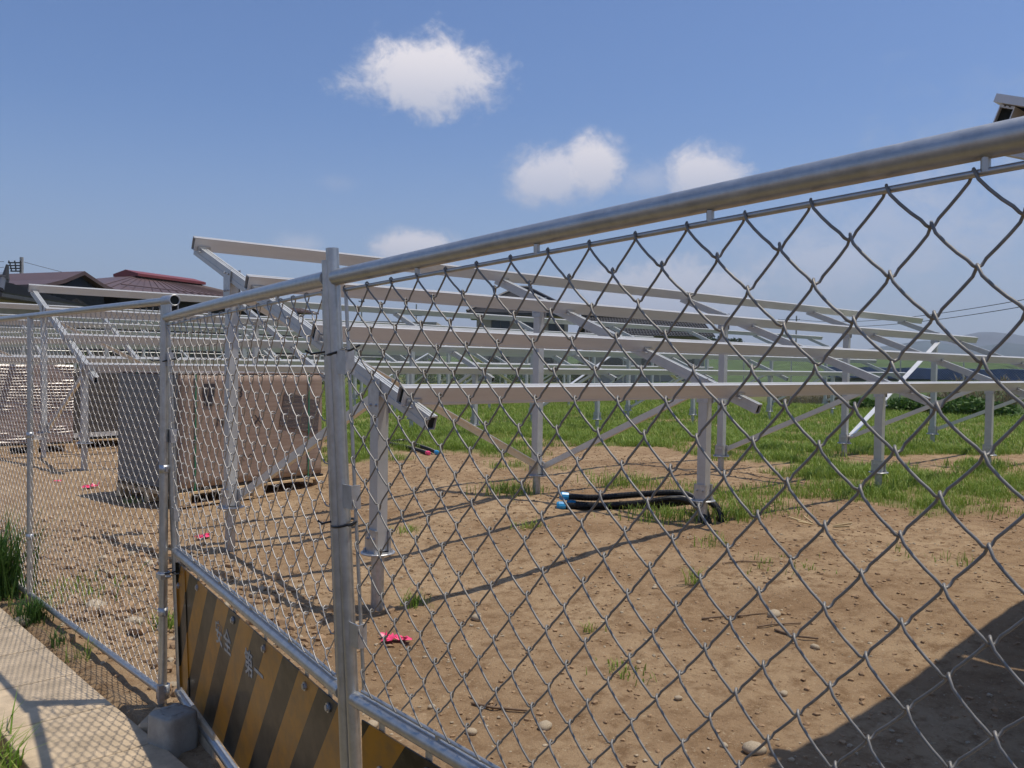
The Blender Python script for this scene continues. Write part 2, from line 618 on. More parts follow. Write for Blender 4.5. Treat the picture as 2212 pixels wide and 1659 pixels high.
ga.data.foreach_set('value', np.maximum(np.maximum(gm_v, far), verge * 0.6).astype(np.float32))

# the road on this side, behind and beside the camera
road = MB().box((-7.0, -60, -0.06), (-0.25, 120, 0.012)).build('road', M['asphalt'])
tag(road, kind='structure')

# concrete gutter covers: one slab every half metre along the fence line
gutter = MB().box((0.885, -6, -0.125), (1.325, 16, -0.075)).build('gutter_channel', M['concrete'])
tag(gutter, kind='structure')
for k in range(-8, 26):
    y0 = 3.452 + k * 0.506
    mb = MB()
    dz = rng.normal(0, 0.0016)
    mb.bar((0.885, y0 + 0.004, 0), (0.885, y0 + 0.502, 0), (1, 0, 0), (0, 0, 1), 0.0, 0.44 + rng.normal(0, 0.002), -0.07, 0.02 + dz)
    if k % 2 == 0:
        pass
    sl = mb.build('gutter_slab', M['concrete'], gutter)
    bv = sl.modifiers.new('bevel', 'BEVEL')
    bv.width = 0.006
    bv.segments = 2


# ---------------------------------------------------------------- chain link
def chain_wire(L, pitch, b, d, over, r, seg_n, phase):
    """one flattened spiral wire along +a (length L): returns pts (a, cross, depth)"""
    half = pitch / 2
    n = int(round(L / half))
    pts = []
    for i in range(n):
        sgn = -1 if (i + phase) % 2 == 0 else 1       # front strand runs -b -> +b
        dep = d if sgn < 0 else -d
        a0 = i * half
        sag = half * (0.085 if sgn < 0 else 0.03)     # strands hang in a slight curve
        pts.append((a0, sgn * (b + over), 0.0))
        pts.append((a0 + half * 0.055, sgn * (b + over * 0.30), dep * 0.80))
        fr = (0.14, 0.36, 0.62, 0.84) if seg_n > 3 else (0.2, 0.8)
        for f in fr:
            pts.append((a0 + half * f, sgn * b * (1 - 2 * f) + sag * 4 * f * (1 - f), dep))
        pts.append((a0 + half * 0.945, -sgn * (b + over * 0.30), dep * 0.80))
    sgn = -1 if (n + phase) % 2 == 0 else 1
    pts.append((n * half, sgn * (b + over), 0.0))
    return np.array(pts)


def chain_mesh(u0, u1, z0, z1, w, hgt, r, d, horiz, nside, seg_n, shear=0.0, jitter=0.0, wires=None):
    """woven fence in a panel plane: coordinates (u, depth, z)"""
    Vs, Fs, base = [], [], 0
    if horiz:
        sp, pitch = hgt / 2, w
        cnt = int(round((z1 - z0) / sp))
        sp = (z1 - z0) / cnt
        L = u1 - u0
    else:
        sp, pitch = w / 2, hgt
        cnt = int(round((u1 - u0) / sp))
        sp = (u1 - u0) / cnt
        L = z1 - z0
    half_n = int(round(L / (pitch / 2)))
    pitch = 2 * L / half_n
    b = sp / 2
    for k in range(cnt):
        P = chain_wire(L, pitch, b - d * 0.15, d, r * 1.5 + d * 0.15, r, seg_n, k % 2)
        c = (k + 0.5) * sp
        if horiz:
            Q = np.stack([u0 + P[:, 0], -P[:, 2], z1 - c - P[:, 1]], -1)
        else:
            Q = np.stack([u0 + c + P[:, 1], -P[:, 2], z1 - P[:, 0]], -1)
        if jitter:
            jn = np.stack([fbm(Q[:, 0] * 5 + k * 3.3, Q[:, 2] * 5, 2) - 0.5, fbm(Q[:, 0] * 2 + 9, Q[:, 2] * 2, 2) - 0.5, fbm(Q[:, 0] * 5, Q[:, 2] * 5 + k * 2.1, 2) - 0.5], -1)
            edge = np.minimum(np.minimum(Q[:, 2] - z0, z1 - Q[:, 2]), np.minimum(Q[:, 0] - u0, u1 - Q[:, 0]))
            Q = Q + jn * jitter * np.array([1, 2.0, 1]) * np.clip(edge / 0.08, 0, 1)[:, None]
        Q[:, 0] += shear * (Q[:, 2] - 0.7)
        V, F_ = np_tube(Q, r, nside)
        Vs.append(V)
        Fs.append(F_ + base)
        base += len(V)
    return np.concatenate(Vs), np.concatenate(Fs)


def frame_root(name, p0, p1, lean, **kw):
    """root whose local +x runs from p0 to p1, +y is the side away from the street, leaning by `lean` about the base"""
    d_ = Vector((p1[0] - p0[0], p1[1] - p0[1], 0))
    ang = math.atan2(d_.y, d_.x)
    off = 0.7 * math.tan(lean)
    o = empty(name, (p0[0] - math.sin(ang) * off, p0[1] + math.cos(ang) * off, 0), 0, **kw)
    o.rotation_euler = (lean, 0, ang)
    return o, d_.length


def bolt(mb, c, ax, r=0.011, t_=0.007):
    mb.lathe([(0, 0), (r, 0), (r, t_ * 0.5), (r * 0.62, t_ * 0.5), (r * 0.62, t_), (0, t_)], c, 8, ax, smooth=False)


# permanent fence on the left: posts at Y 3.855, 6.0, 8.15
fence, _ = frame_root('chain_link_fence', (1.502, 8.30), (1.502, 3.855), 0.0,
                      label='galvanised chain link fence with fine mesh along the gutter on the left', cat='fence')
FL = 8.30 - 3.855
for up_ in (0.15, 2.295, FL):
    mb = MB()
    mb.tube([(up_, 0, -0.05), (up_, 0, 1.80)], 0.0185, 14)
    mb.tube([(up_ - 0.033, 0.002, -0.05), (up_ - 0.033, 0.002, 1.775)], 0.010, 8)
    po = mb.build('post', M['pipe'], fence)
    cl = MB()
    for z in (0.42, 1.06):
        cl.lathe([(0.0190, -0.018), (0.0212, -0.018), (0.0212, 0.018), (0.0190, 0.018)], (up_, 0, z), 14)
        cl.box((up_ + 0.018, -0.004, z - 0.012), (up_ + 0.036, 0.004, z + 0.012))
    cl.build('clamp', M['zinc'], po)
mb = MB()
mb.tube([(0, 0, 1.806), (FL + 0.035, 0, 1.806)], 0.0175, 14)
rail_o = mb.build('top_rail', M['pipe'], fence)
mb = MB()                                              # open ring fitting that carries the end of the top rail
mb.lathe([(0.0205, -0.055), (0.0245, -0.055), (0.0245, 0.055), (0.0205, 0.055), (0.0205, -0.02)], (FL + 0.055, 0, 1.806), 20, (1, 0, 0))
mb.lathe([(0.0, 0.0), (0.0206, 0.0)], (FL + 0.045, 0, 1.806), 20, (1, 0, 0))
mb.bar((FL + 0.005, 0, 1.79), (FL + 0.108, 0, 1.79), (0, 1, 0), (0, 0, 1), 0.013, 0.017, -0.055, 0.0)
mb.bar((FL + 0.005, 0, 1.79), (FL + 0.108, 0, 1.79), (0, 1, 0), (0, 0, 1), -0.017, -0.013, -0.055, 0.0)
mb.build('rail_fitting', M['zinc'], fence)
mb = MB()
mb.lathe([(0.0, 0.0), (0.0203, 0.0)], (FL + 0.104, 0, 1.806), 20, (1, 0, 0))  # dark disc painted in for the shade inside the pipe
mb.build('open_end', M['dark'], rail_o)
MB().tube([(0, 0, 0.055), (FL, 0, 0.055)], 0.0165, 12).build('bottom_rail', M['pipe'], fence)
mb = MB()
for z0, z1, z2 in ((1.06, 1.02, 0.94), (0.42, 0.42, 0.40)):
    mb.tube([(0, 0.012, z0), (1.2, 0.012, z0 - 0.01), (2.295, 0.012, z0), (2.9, 0.012, z1), (3.7, 0.012, (z1 + z2) / 2), (FL, 0.012, z2)], 0.0016, 5)
mb.build('tension_wire', M['wire'], fence)
V, F_ = chain_mesh(0.0, FL - 0.025, 0.075, 1.785, 0.078, 0.076, 0.00140, 0.0042, False, 4, 3, jitter=0.004)
np_mesh('wire_mesh', V, F_, M['wire_bright'], fence, smooth=True)

# ---- two temporary site fence panels with coarse mesh over striped safety boards
P2A, P2B = (1.548, 3.842), (1.212, 1.909)
P3A, P3B = (1.214, 1.872), (1.128, -0.10)


def stripe_mat(name, off):
    m_ = bpy.data.materials.new(name)
    m_.use_nodes = True
    t_ = m_.node_tree
    b = t_.nodes['Principled BSDF']
    b.inputs['Roughness'].default_value = 0.34
    b.inputs['Coat Weight'].default_value = 0.08
    b.inputs['Specular IOR Level'].default_value = 0.2
    b.inputs['Coat Roughness'].default_value = 0.06
    co = t_.nodes.new('ShaderNodeTexCoord')
    sp_ = t_.nodes.new('ShaderNodeSeparateXYZ')
    t_.links.new(co.outputs['Object'], sp_.inputs[0])

    def mth(op, a, b_=None):
        n = t_.nodes.new('ShaderNodeMath')
        n.operation = op
        for i, v in enumerate((a, b_)):
            if v is None:
                continue
            if isinstance(v, (int, float)):
                n.inputs[i].default_value = v
            else:
                t_.links.new(v, n.inputs[i])
        return n.outputs[0]
    s_ = mth('SUBTRACT', sp_.outputs[0], mth('MULTIPLY', sp_.outputs[2], 0.8))
    fr = mth('FRACT', mth('ADD', mth('DIVIDE', mth('SUBTRACT', s_, off), 0.30), 20.0))
    st = mth('LESS_THAN', fr, 0.525)
    nz = t_.nodes.new('ShaderNodeTexNoise')
    nz.inputs['Scale'].default_value = 7
    nz.inputs['Detail'].default_value = 7
    nz.inputs['Roughness'].default_value = 0.7
    t_.links.new(co.outputs['Object'], nz.inputs['Vector'])
    mx = t_.nodes.new('ShaderNodeMix')
    mx.data_type = 'RGBA'
    t_.links.new(st, mx.inputs[0])
    mx.inputs[6].default_value = (0.010, 0.010, 0.006, 1)
    mx.inputs[7].default_value = (0.42, 0.180, 0.012, 1)
    dirt = t_.nodes.new('ShaderNodeMix')
    dirt.data_type = 'RGBA'
    rp = t_.nodes.new('ShaderNodeMapRange')
    rp.inputs[1].default_value = 0.42
    rp.inputs[2].default_value = 0.68
    rp.inputs[4].default_value = 0.62
    t_.links.new(nz.outputs['Fac'], rp.inputs[0])
    t_.links.new(rp.outputs[0], dirt.inputs[0])
    t_.links.new(mx.outputs[2], dirt.inputs[6])
    dirt.inputs[7].default_value = (0.115, 0.085, 0.050, 1)  # brown grime, also painting in the tan reflections on the board
    t_.links.new(dirt.outputs[2], b.inputs['Base Color'])
    bp_ = t_.nodes.new('ShaderNodeBump')
    bp_.inputs['Strength'].default_value = 0.35
    bp_.inputs['Distance'].default_value = 0.02
    n2 = t_.nodes.new('ShaderNodeTexNoise')
    n2.inputs['Scale'].default_value = 2.6
    n2.inputs['Detail'].default_value = 2
    t_.links.new(co.outputs['Object'], n2.inputs['Vector'])
    t_.links.new(n2.outputs['Fac'], bp_.inputs['Height'])
    t_.links.new(bp_.outputs[0], b.inputs['Normal'])
    t_.links.new(bp_.outputs[0], b.inputs['Coat Normal'])
    return m_


def site_panel(p0, p1, lean, shear, z_mid, z_top0, z_top1, label, stripe_off, has_left_gap, dep, wmat):
    root, L = frame_root('site_fence_panel', p0, p1, lean, label=label, cat='fence panel', group='temporary site fence panels closing the gateway')
    sx = lambda u, z: u + shear * (z - 0.7)
    rS, rR = 0.0165, 0.0205

    def st(name, u, z0, z1, r=rS):
        return MB().tube([(sx(u, z0), 0, z0), (sx(u, z1), 0, z1)], r, 16).build(name, M['pipe'], root)
    st('stile', 0.0, 0.03, z_top0 + 0.075)
    st('stile', L, 0.03, z_top1 + 0.045)
    MB().tube([(sx(0.012, z_top0), 0, z_top0), (sx(L * 0.33, z_top0), 0.004, z_top0 * 0.67 + z_top1 * 0.33 + 0.004), (sx(L * 0.66, z_top0), 0.004, z_top0 * 0.34 + z_top1 * 0.66 + 0.004), (sx(L - 0.012, z_top1), 0, z_top1)], rR, 20).build('top_rail', M['pipe'], root)
    MB().tube([(sx(0.012, z_mid), 0, z_mid), (sx(L - 0.012, z_mid), 0, z_mid)], rR * 0.93, 18).build('middle_rail', M['pipe'], root)
    MB().tube([(0.0, -0.006, 0.045), (0.34, -0.006, 0.045), (0.345, -0.006, 0.045), (L, -0.006, 0.045)], rR, 16, radii=[0.0205, 0.0205, 0.0175, 0.0175]).build('bottom_rail', M['pipe'], root)
    # slim rods that carry the mesh, with welded lugs
    mb_ = MB()
    zt0, zt1, zb = z_top0 - 0.034, z_top1 - 0.034, z_mid + 0.030
    mb_.tube([(sx(0.05, zt0), 0, zt0), (sx(L - 0.05, zt1), 0, zt1)], 0.0048, 8)
    mb_.tube([(sx(0.05, zb), 0, zb), (sx(L - 0.05, zb), 0, zb)], 0.0048, 8)
    mb_.tube([(sx(0.052, zb), 0.004, zb), (sx(0.052, zt0), 0.004, zt0)], 0.0048, 8)
    mb_.tube([(sx(L - 0.052, zb), 0.004, zb), (sx(L - 0.052, zt1), 0.004, zt1)], 0.0048, 8)
    for k in range(1, 5):
        u_ = L * k / 5.0 - 0.02
        mb_.tube([(sx(u_, zt0), 0, zt0 * (1 - k / 5) + zt1 * k / 5), (sx(u_, zt0), 0, zt0 * (1 - k / 5) + zt1 * k / 5 + 0.018)], 0.0060, 8)
        mb_.tube([(sx(u_, zb), 0, zb), (sx(u_, zb), 0, zb - 0.02)], 0.0065, 8)
    mb_.build('mesh_rod', M['pipe'], root)
    V_, F2_ = chain_mesh(0.055, L - 0.055, zb, min(zt0, zt1) + 0.006, 0.108, 0.107, 0.00215 if wmat == 'wire' else 0.00185, dep, True, 8, 5, shear=shear, jitter=0.010)
    # follow the rise of the top rail
    f = np.clip((V_[:, 0] - 0.0) / L, 0, 1)
    k_ = (V_[:, 2] - zb) / (min(zt0, zt1) - zb)
    rise = (zt0 + (zt1 - zt0) * f) - min(zt0, zt1)
    V_[:, 2] += rise * np.clip(k_, 0, 1)
    np_mesh('wire_mesh', V_, F2_, M[wmat], root, smooth=True)
    # latch plates on the near stile and lugs
    for z in (z_mid + 0.17, z_mid + 0.52, z_mid + 0.86):
        mb_ = MB()
        mb_.bar((sx(0.014, z), 0.0, z - 0.03), (sx(0.014, z), 0.0, z + 0.03), (1, 0, 0), (0, 1, 0), 0.0, 0.045, -0.010, -0.006)
        mb_.bar((sx(0.014, z), 0.0, z - 0.03), (sx(0.014, z), 0.0, z + 0.03), (1, 0, 0), (0, 1, 0), 0.041, 0.045, -0.006, 0.016)
        mb_.build('latch_plate', M['zinc'], root)
    # striped safety board
    bd = MB()
    z1b, z0b = z_mid - 0.042, 0.085
    bd.box((0.05, -0.004, z0b), (L - 0.022, 0.0, z1b))
    if has_left_gap:
        bd.bar((0.052, -0.012, z0b), (0.052, -0.012, z1b), (1, 0, 0), (0, 1, 0), 0.0, 0.004, 0.0, 0.008)
        bd.bar((0.20, -0.008, z0b + 0.005), (0.20, -0.008, z1b - 0.005), (1, 0, 0), (0, 1, 0), -0.009, 0.009, 0.0, 0.0039)
    board = bd.build('striped_board', stripe_mat('hazard_stripes', stripe_off), root)
    for k, u_ in enumerate((0.137, 0.336, 0.66, 0.94, 1.30, 1.68) if not has_left_gap else (0.07, 0.42, 0.94, 1.30, 1.68, 1.86)):
        zb_ = z1b - 0.03 if k % 2 or u_ > 0.2 else z1b - 0.10
        b_ = MB()
        bolt(b_, (u_, -0.0042, zb_), (0, -1, 0), 0.014, 0.009)
        b_.build('bolt', M['zinc'], board)
        tab = MB().bar((u_, -0.003, zb_), (u_, -0.003, z_mid - 0.012), (1, 0, 0), (0, 1, 0), -0.013, 0.013, 0.0036, 0.0062)
        tab.build('bracket', M['zinc'], board)
    return root, L, board, sx


p2, L2, board2, sx2 = site_panel(P2A, P2B, R(2.3), -0.024, 0.690, 1.735, 1.765, 'gate panel with a cracked striped board lettered in white, leading away to the concrete foot', 0.81, True, 0.0088, 'wire_mid')
p3, L3, board3, sx3 = site_panel(P3A, P3B, R(2.0), -0.050, 0.690, 1.765, 1.835, 'nearest coarse mesh gate panel filling the right of the view', -0.43, False, 0.0072, 'wire')


# white lettering on the board
def letters(txt, size, mat_, parent, loc, rot, depth=0.0006, sxy=(1, 1), bold=0.0):
    cu = bpy.data.curves.new('lettering', 'FONT')
    cu.body = txt
    cu.size = size
    cu.extrude = depth
    cu.offset = bold
    cu.align_x = 'CENTER'
    cu.align_y = 'CENTER'
    tmp = bpy.data.objects.new('tmp', cu)
    COL.objects.link(tmp)
    dg = bpy.context.evaluated_depsgraph_get()
    me = bpy.data.meshes.new_from_object(tmp.evaluated_get(dg))
    bpy.data.objects.remove(tmp)
    me.materials.clear()
    me.materials.append(mat_)
    o = bpy.data.objects.new('lettering', me)
    COL.objects.link(o)
    o.parent = parent
    o.location = loc
    o.rotation_euler = rot
    o.scale = (sxy[0], sxy[1], 1)
    return o


for ch, u_ in zip('\u5b89\u5168\u7b2c\u4e00', (0.738, 0.853, 1.121, 1.234)):
    letters(ch, 0.098, M['white_ink'], board2, (u_, -0.0050, 0.508), (R(90), 0, 0), bold=0.0014)

# black cable ties
for (x, y, z, r, tail, lab) in ((1.193, 1.93, 1.575, 0.034, 0.10, 'upper black cable tie round the pair of pipes where the two gate panels meet'),
                                (1.203, 1.905, 1.135, 0.034, 0.05, 'lower black cable tie round the pair of pipes where the two gate panels meet'),
                                (1.520, 3.858, 1.545, 0.042, 0.13, 'upper black cable tie holding the far gate panel to the fence post'),
                                (1.530, 3.848, 0.600, 0.044, 0.10, 'lower black cable tie holding the far gate panel to the fence post')):
    mb = MB()
    ring = []
    for k in range(17):
        th = 2 * math.pi * k / 16
        ring.append((x + r * 0.75 * math.cos(th), y + r * 1.15 * math.sin(th), z + 0.010 * math.cos(th + 0.6)))
    mb.tube(ring, 0.0035, 6)
    mb.tube([(x - 0.01, y + r * 1.1, z), (x - 0.03, y + r + tail * 0.4, z - 0.006), (x - 0.04, y + r + tail * 0.55, z + 0.002)], 0.003, 5)
    mb.tube([(x - 0.01, y - r * 1.1, z), (x - 0.012, y - r - tail * 0.5, z + 0.004), (x - 0.012, y - r - tail * 0.9, z + 0.016)], 0.003, 5)
    o = mb.build('cable_tie', M['black_plastic'])
    tag(o, lab, 'cable tie', 'black cable ties on the fence pipes')

# clamp joining post and gate near the ground
mb = MB()
mb.lathe([(0.021, -0.014), (0.026, -0.014), (0.026, 0.014), (0.021, 0.014)], (1.504, 3.855, 0.585), 14)
mb.box((1.47, 3.80, 0.575), (1.49, 3.86, 0.597))
mb.tube([(1.475, 3.81, 0.586), (1.515, 3.80, 0.586)], 0.006, 6)
tag(mb.build('pipe_clamp', M['zinc']), 'zinc pipe clamp with a bolt on the fence post just above the striped board', 'clamp')
mb = MB()
mb.lathe([(0.020, -0.03), (0.029, -0.03), (0.029, 0.03), (0.020, 0.03)], (1.504, 3.855, 0.06), 14)
mb.box((1.47, 3.815, 0.02), (1.495, 3.835, 0.10))
tag(mb.build('post_coupler', M['zinc']), 'zinc coupler at the foot of the fence post above the concrete block', 'clamp')

# concrete foot block and the kerb stones beside it
bk_v, bk_f, nseg = [], [], 36
for (z_, k_) in ((-0.12, 1.0), (0.05, 0.985), (0.110, 0.960), (0.120, 0.940), (0.125, 0.90), (0.127, 0.55)):
    for i in range(nseg):
        th = 2 * math.pi * i / nseg
        c_, s_ = math.cos(th), math.sin(th)
        rr_ = 1.0 / (abs(c_) ** 7 + abs(s_) ** 7) ** (1 / 7)
        bk_v.append((0.076 * k_ * rr_ * c_, 0.076 * k_ * rr_ * s_, z_ + 0.002 * math.sin(i * 1.7)))
for j in range(5):
    for i in range(nseg):
        i2 = (i + 1) % nseg
        bk_f.append((j * nseg + i, j * nseg + i2, (j + 1) * nseg + i2, (j + 1) * nseg + i))
bk_f.append(tuple(5 * nseg + i for i in range(nseg)))
blk = MB().add(bk_v, bk_f, True).build('foundation_block', M['block'])
blk.location = (1.376, 3.425, 0.008)
blk.rotation_euler = (0, 0, R(14))
tag(blk, 'grey concrete foot block with rounded top beside the gutter slabs', 'concrete block')
mb = MB()
mb.bar((1.345, 3.60, 0), (1.47, 3.74, 0), (0.75, -0.66, 0), (0, 0, 1), -0.05, 0.05, -0.06, 0.035)
o = mb.build('kerb_stone', M['concrete'])
o.modifiers.new('bevel', 'BEVEL').width = 0.012
tag(o, 'small tan kerb stone wedged between the foot block and the gutter', 'kerb stone')
mb = MB()
mb.bar((1.52, 3.56, 0), (1.47, 3.22, 0), (1, 0.1, 0), (0, 0, 1), -0.02, 0.025, -0.08, 0.085)
o = mb.build('kerb_slab', M['concrete'])
o.modifiers.new('bevel', 'BEVEL').width = 0.006
tag(o, 'thin pale concrete slab on edge below the striped board', 'kerb slab')

# ---------------------------------------------------------------- solar racks
TH = -0.0182                                   # direction of the rack rails
RS = (0.0, -1.026, -2.052, -3.078)             # rails, back to front
SL = math.atan2(0.3926, 1.026)
SDIR = Vector((0, math.cos(SL), math.sin(SL)))
NDIR = Vector((0, -math.sin(SL), math.cos(SL)))
UX = Vector((1, 0, 0))
ZB = 2.5988                                    # top back edge of the rear rail
BAY, R0 = 3.4412, 0.085                        # rafter spacing, first rafter after the rail end


def slope_pt(y, n=0.0):
    """point on the plane of the rail tops at local y, moved n along its normal"""
    return Vector((0, y, ZB + y * math.tan(SL))) + NDIR * n


def hollow(mb, p0, p1, side, upv, wd, ht, t_=0.004, ribs=True):
    """open-ended extrusion with grooved top; cross-section: side 0..-wd, up -ht..0"""
    B = lambda a0, a1, b0, b1, q0=p0, q1=p1: mb.bar(q0, q1, side, upv, a0, a1, b0, b1)
    B(-wd, -wd + t_, -ht, -0.006)
    B(-t_, 0, -ht, -0.006)
    B(-wd + t_, -t_, -ht, -ht + t_)
    B(-wd + t_, -t_, -0.010, -0.006)
    if ribs:
        w3 = wd / 11.0
        B(-wd, -wd + 3 * w3, -0.0065, 0)
        B(-wd + 4.4 * w3, -4.4 * w3, -0.0065, -0.0012)
        B(-3 * w3, 0, -0.0065, 0)
    else:
        B(-wd, 0, -0.0065, 0)
    B(-wd - 0.003, -wd, -ht, -ht + 0.012)      # lower lips
    B(0, 0.003, -ht, -ht + 0.012)


def make_rack(nbay, label, end_pad=0.745):
    root = empty('solar_rack', (0, 0, 0), TH, label, 'solar rack', 'rows of aluminium solar panel racks')
    LEN = R0 + nbay * BAY + end_pad
    RH, RW = 0.112, 0.058
    for i, y in enumerate(RS):
        mb = MB()
        c = slope_pt(y)
        hollow(mb, c, c + UX * LEN, SDIR, NDIR, RW, RH)
        ro = mb.build('rail', M['alu'], root)
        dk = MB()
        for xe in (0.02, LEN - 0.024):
            dk.bar(c + UX * xe, c + UX * (xe + 0.004), SDIR, NDIR, -RW + 0.0045, -0.0045, -RH + 0.0045, -0.0105)  # dark plate stands in for shade inside the rail
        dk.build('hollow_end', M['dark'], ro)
    # shared part meshes, placed rafter by rafter
    ra = MB()
    a, b = slope_pt(0.055, -RH + 0.026), slope_pt(-3.33, -RH + 0.026)
    hollow(ra, b, a, UX, NDIR, 0.062, 0.088)
    ra.bar(b, a, UX, NDIR, -0.066, -0.0625, -0.052, -0.088)
    ra.bar(b, a, UX, NDIR, 0.0005, 0.0035, -0.052, -0.088)
    re_ = MB()  # dark plates stand in for shade inside the rafter
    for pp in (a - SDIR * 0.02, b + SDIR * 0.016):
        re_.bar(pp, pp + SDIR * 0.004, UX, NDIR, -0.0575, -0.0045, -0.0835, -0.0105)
    parts = [('rafter', ra, 'alu_dull', 0.031, 0, 0), ('rafter_shade_plate', re_, 'dark', 0.031, 0, 0)]
    cl = MB()
    for y in RS:
        p = slope_pt(y - 0.085, -RH)
        cl.bar(p - UX * 0.055, p + UX * 0.055, SDIR, NDIR, -0.012, 0.022, 0.0, 0.006)
        cl.bar(p - UX * 0.055, p + UX * 0.055, SDIR, NDIR, 0.022, 0.027, 0.0, 0.045)
        bolt(cl, p + UX * 0.03 + NDIR * 0.006, NDIR, 0.009, 0.012)
    parts.append(('rail_clamp', cl, 'zinc', 0, 0, 0))
    posts = {}
    for nm, y in (('back', -0.588), ('front', -2.740)):
        zt = slope_pt(y, -RH - 0.088).z
        po = MB()
        po.box((-0.038, y - 0.045, 0.372), (0.038, y + 0.045, zt - 0.02))
        posts[nm] = (y, po, zt)
    root_posts = []
    fl = MB()
    fl.lathe([(0, 0.352), (0.106, 0.352), (0.109, 0.355), (0.109, 0.361), (0.106, 0.364), (0, 0.364)], (0, 0, 0), 20, smooth=False)
    for k in range(4):
        th = R(45 + 90 * k)
        bolt(fl, (0.085 * math.cos(th), 0.085 * math.sin(th), 0.364), (0, 0, 1), 0.010, 0.022)
    pl = MB().lathe([(0.041, 0.352), (0.041, -0.25)], (0, 0, 0), 14)
    bk = MB()
    bk.box((-0.056, -0.062, 0.3635), (-0.0400, 0.062, 0.505))
    bk.box((0.0400, -0.062, 0.3635), (0.056, 0.062, 0.505))
    bk.box((-0.0400, 0.0465, 0.3635), (0.0400, 0.0525, 0.470))
    for sx_ in (-1, 1):
        for yy in (-0.03, 0.03):
            bolt(bk, (sx_ * 0.056, yy, 0.45), (sx_, 0, 0), 0.010, 0.012)
    hd = {}
    for nm in ('back', 'front'):
        y, po, zt = posts[nm]
        h_ = MB()
        for sx_ in (-1, 1):
            xx = sx_ * 0.0405
            h_.box((min(xx, xx + sx_ * 0.006), y - 0.060, zt - 0.13), (max(xx, xx + sx_ * 0.006), y + 0.060, zt + 0.085))
            for (yy, zz) in ((-0.035, 0.05), (0.03, 0.065), (-0.03, -0.08), (0.03, -0.08)):
                bolt(h_, (xx + sx_ * 0.006, y + yy, zt + zz), (sx_, 0, 0), 0.009, 0.012)
        hd[nm] = h_
    # brace in the rafter plane, from the rear bracket up to the front post head
    br = MB()
    yb, yf = posts['back'][0], posts['front'][0]
    q0, q1 = Vector((0.072, yb - 0.02, 0.44)), Vector((0.072, yf + 0.06, slope_pt(yf, -RH - 0.06).z - 0.02))
    dd = (q1 - q0).normalized()
    nn = UX.cross(dd)
    br.bar(q0, q1, UX, nn, -0.020, 0.020, -0.030, 0.030)
    me_cache = {}

    def put(name, mb, mk, parent, loc):
        key = id(mb)
        if key not in me_cache:
            o = mb.build(name, M[mk], parent)
            me_cache[key] = o.data
        else:
            o = bpy.data.objects.new(name, me_cache[key])
            COL.objects.link(o)
            o.parent = parent
        o.location = loc
        return o
    for k in range(nbay + 1):
        x = R0 + k * BAY
        for (nm, mb, mk, dx, dy, dz) in parts:
            put(nm, mb, mk, root, (x + dx, dy, dz))
        for nm in ('back', 'front'):
            y, po, zt = posts[nm]
            o = put('post', po, 'alu_dull', root, (x, 0, 0))
            put('post_head', hd[nm], 'zinc', o, (0, 0, 0))
            put('flange', fl, 'zinc', o, (0, y, 0))
            put('ground_screw', pl, 'zinc', o, (0, y, 0))
            put('foot_bracket', bk, 'zinc', o, (0, y, 0))
        put('cross_brace', br, 'alu_brace', root, (x, 0, 0))
    # long braces along the rear posts
    yb = posts['back'][0]
    ztop = posts['back'][2] - 0.12
    L1, L2_ = MB(), MB()
    for mb, (za, zc) in ((L1, (ztop, 0.45)), (L2_, (0.45, ztop))):
        a, b = Vector((0.03, yb - 0.075, za)), Vector((BAY - 0.03, yb - 0.075, zc))
        nrm = (b - a).normalized().cross(Vector((0, 1, 0)))
        if nrm.z < 0:
            nrm = -nrm
        mb.bar(a, b, Vector((0, 1, 0)), nrm, -0.050, 0.046, 0.022, 0.026)
        mb.bar(a, b, Vector((0, 1, 0)), nrm, 0.042, 0.046, -0.022, 0.022)
        mb.bar(a, b, Vector((0, 1, 0)), nrm, -0.050, -0.018, 0.0258, 0.030)
    for k in range(nbay):
        if k % 4 == 0:
            put('long_brace', L1, 'alu_bright', root, (R0 + k * BAY, 0, 0))
        elif k % 4 == 3:
            put('long_brace', L2_, 'alu_bright', root, (R0 + k * BAY, 0, 0))
    return root


rack1 = make_rack(4, 'nearest bare aluminium solar rack standing right behind the gate panels', 0.76)
rack1.location = (3.05, 7.2277, 0)
ch1 = child_map(rack1)
rack0 = copy_tree(rack1, None, ch1)
rack0.location = (3.72, 1.185, 0.0)
rack0['label'] = 'rack carrying solar panels at the right edge, only its end showing above the gate panel'
rack2 = make_rack(7, 'second solar rack back, standing over the wrapped pallets', 0.70)
rack2.location = (3.75, 15.1, 0.02)
rack2.scale = (1, 0.95, 1.03)
ch2 = child_map(rack2)
for i, (x, y, z, lab) in enumerate(((3.55, 22.3, 0.10, 'third solar rack back from the gate'), (3.4, 29.0, 0.13, 'fourth solar rack back from the gate'),
                                    (3.3, 35.6, 0.15, 'rearmost solar rack in front of the back fence'))):
    o = copy_tree(rack2, None, ch2)
    o.location = (x, y, z)
    o['label'] = lab

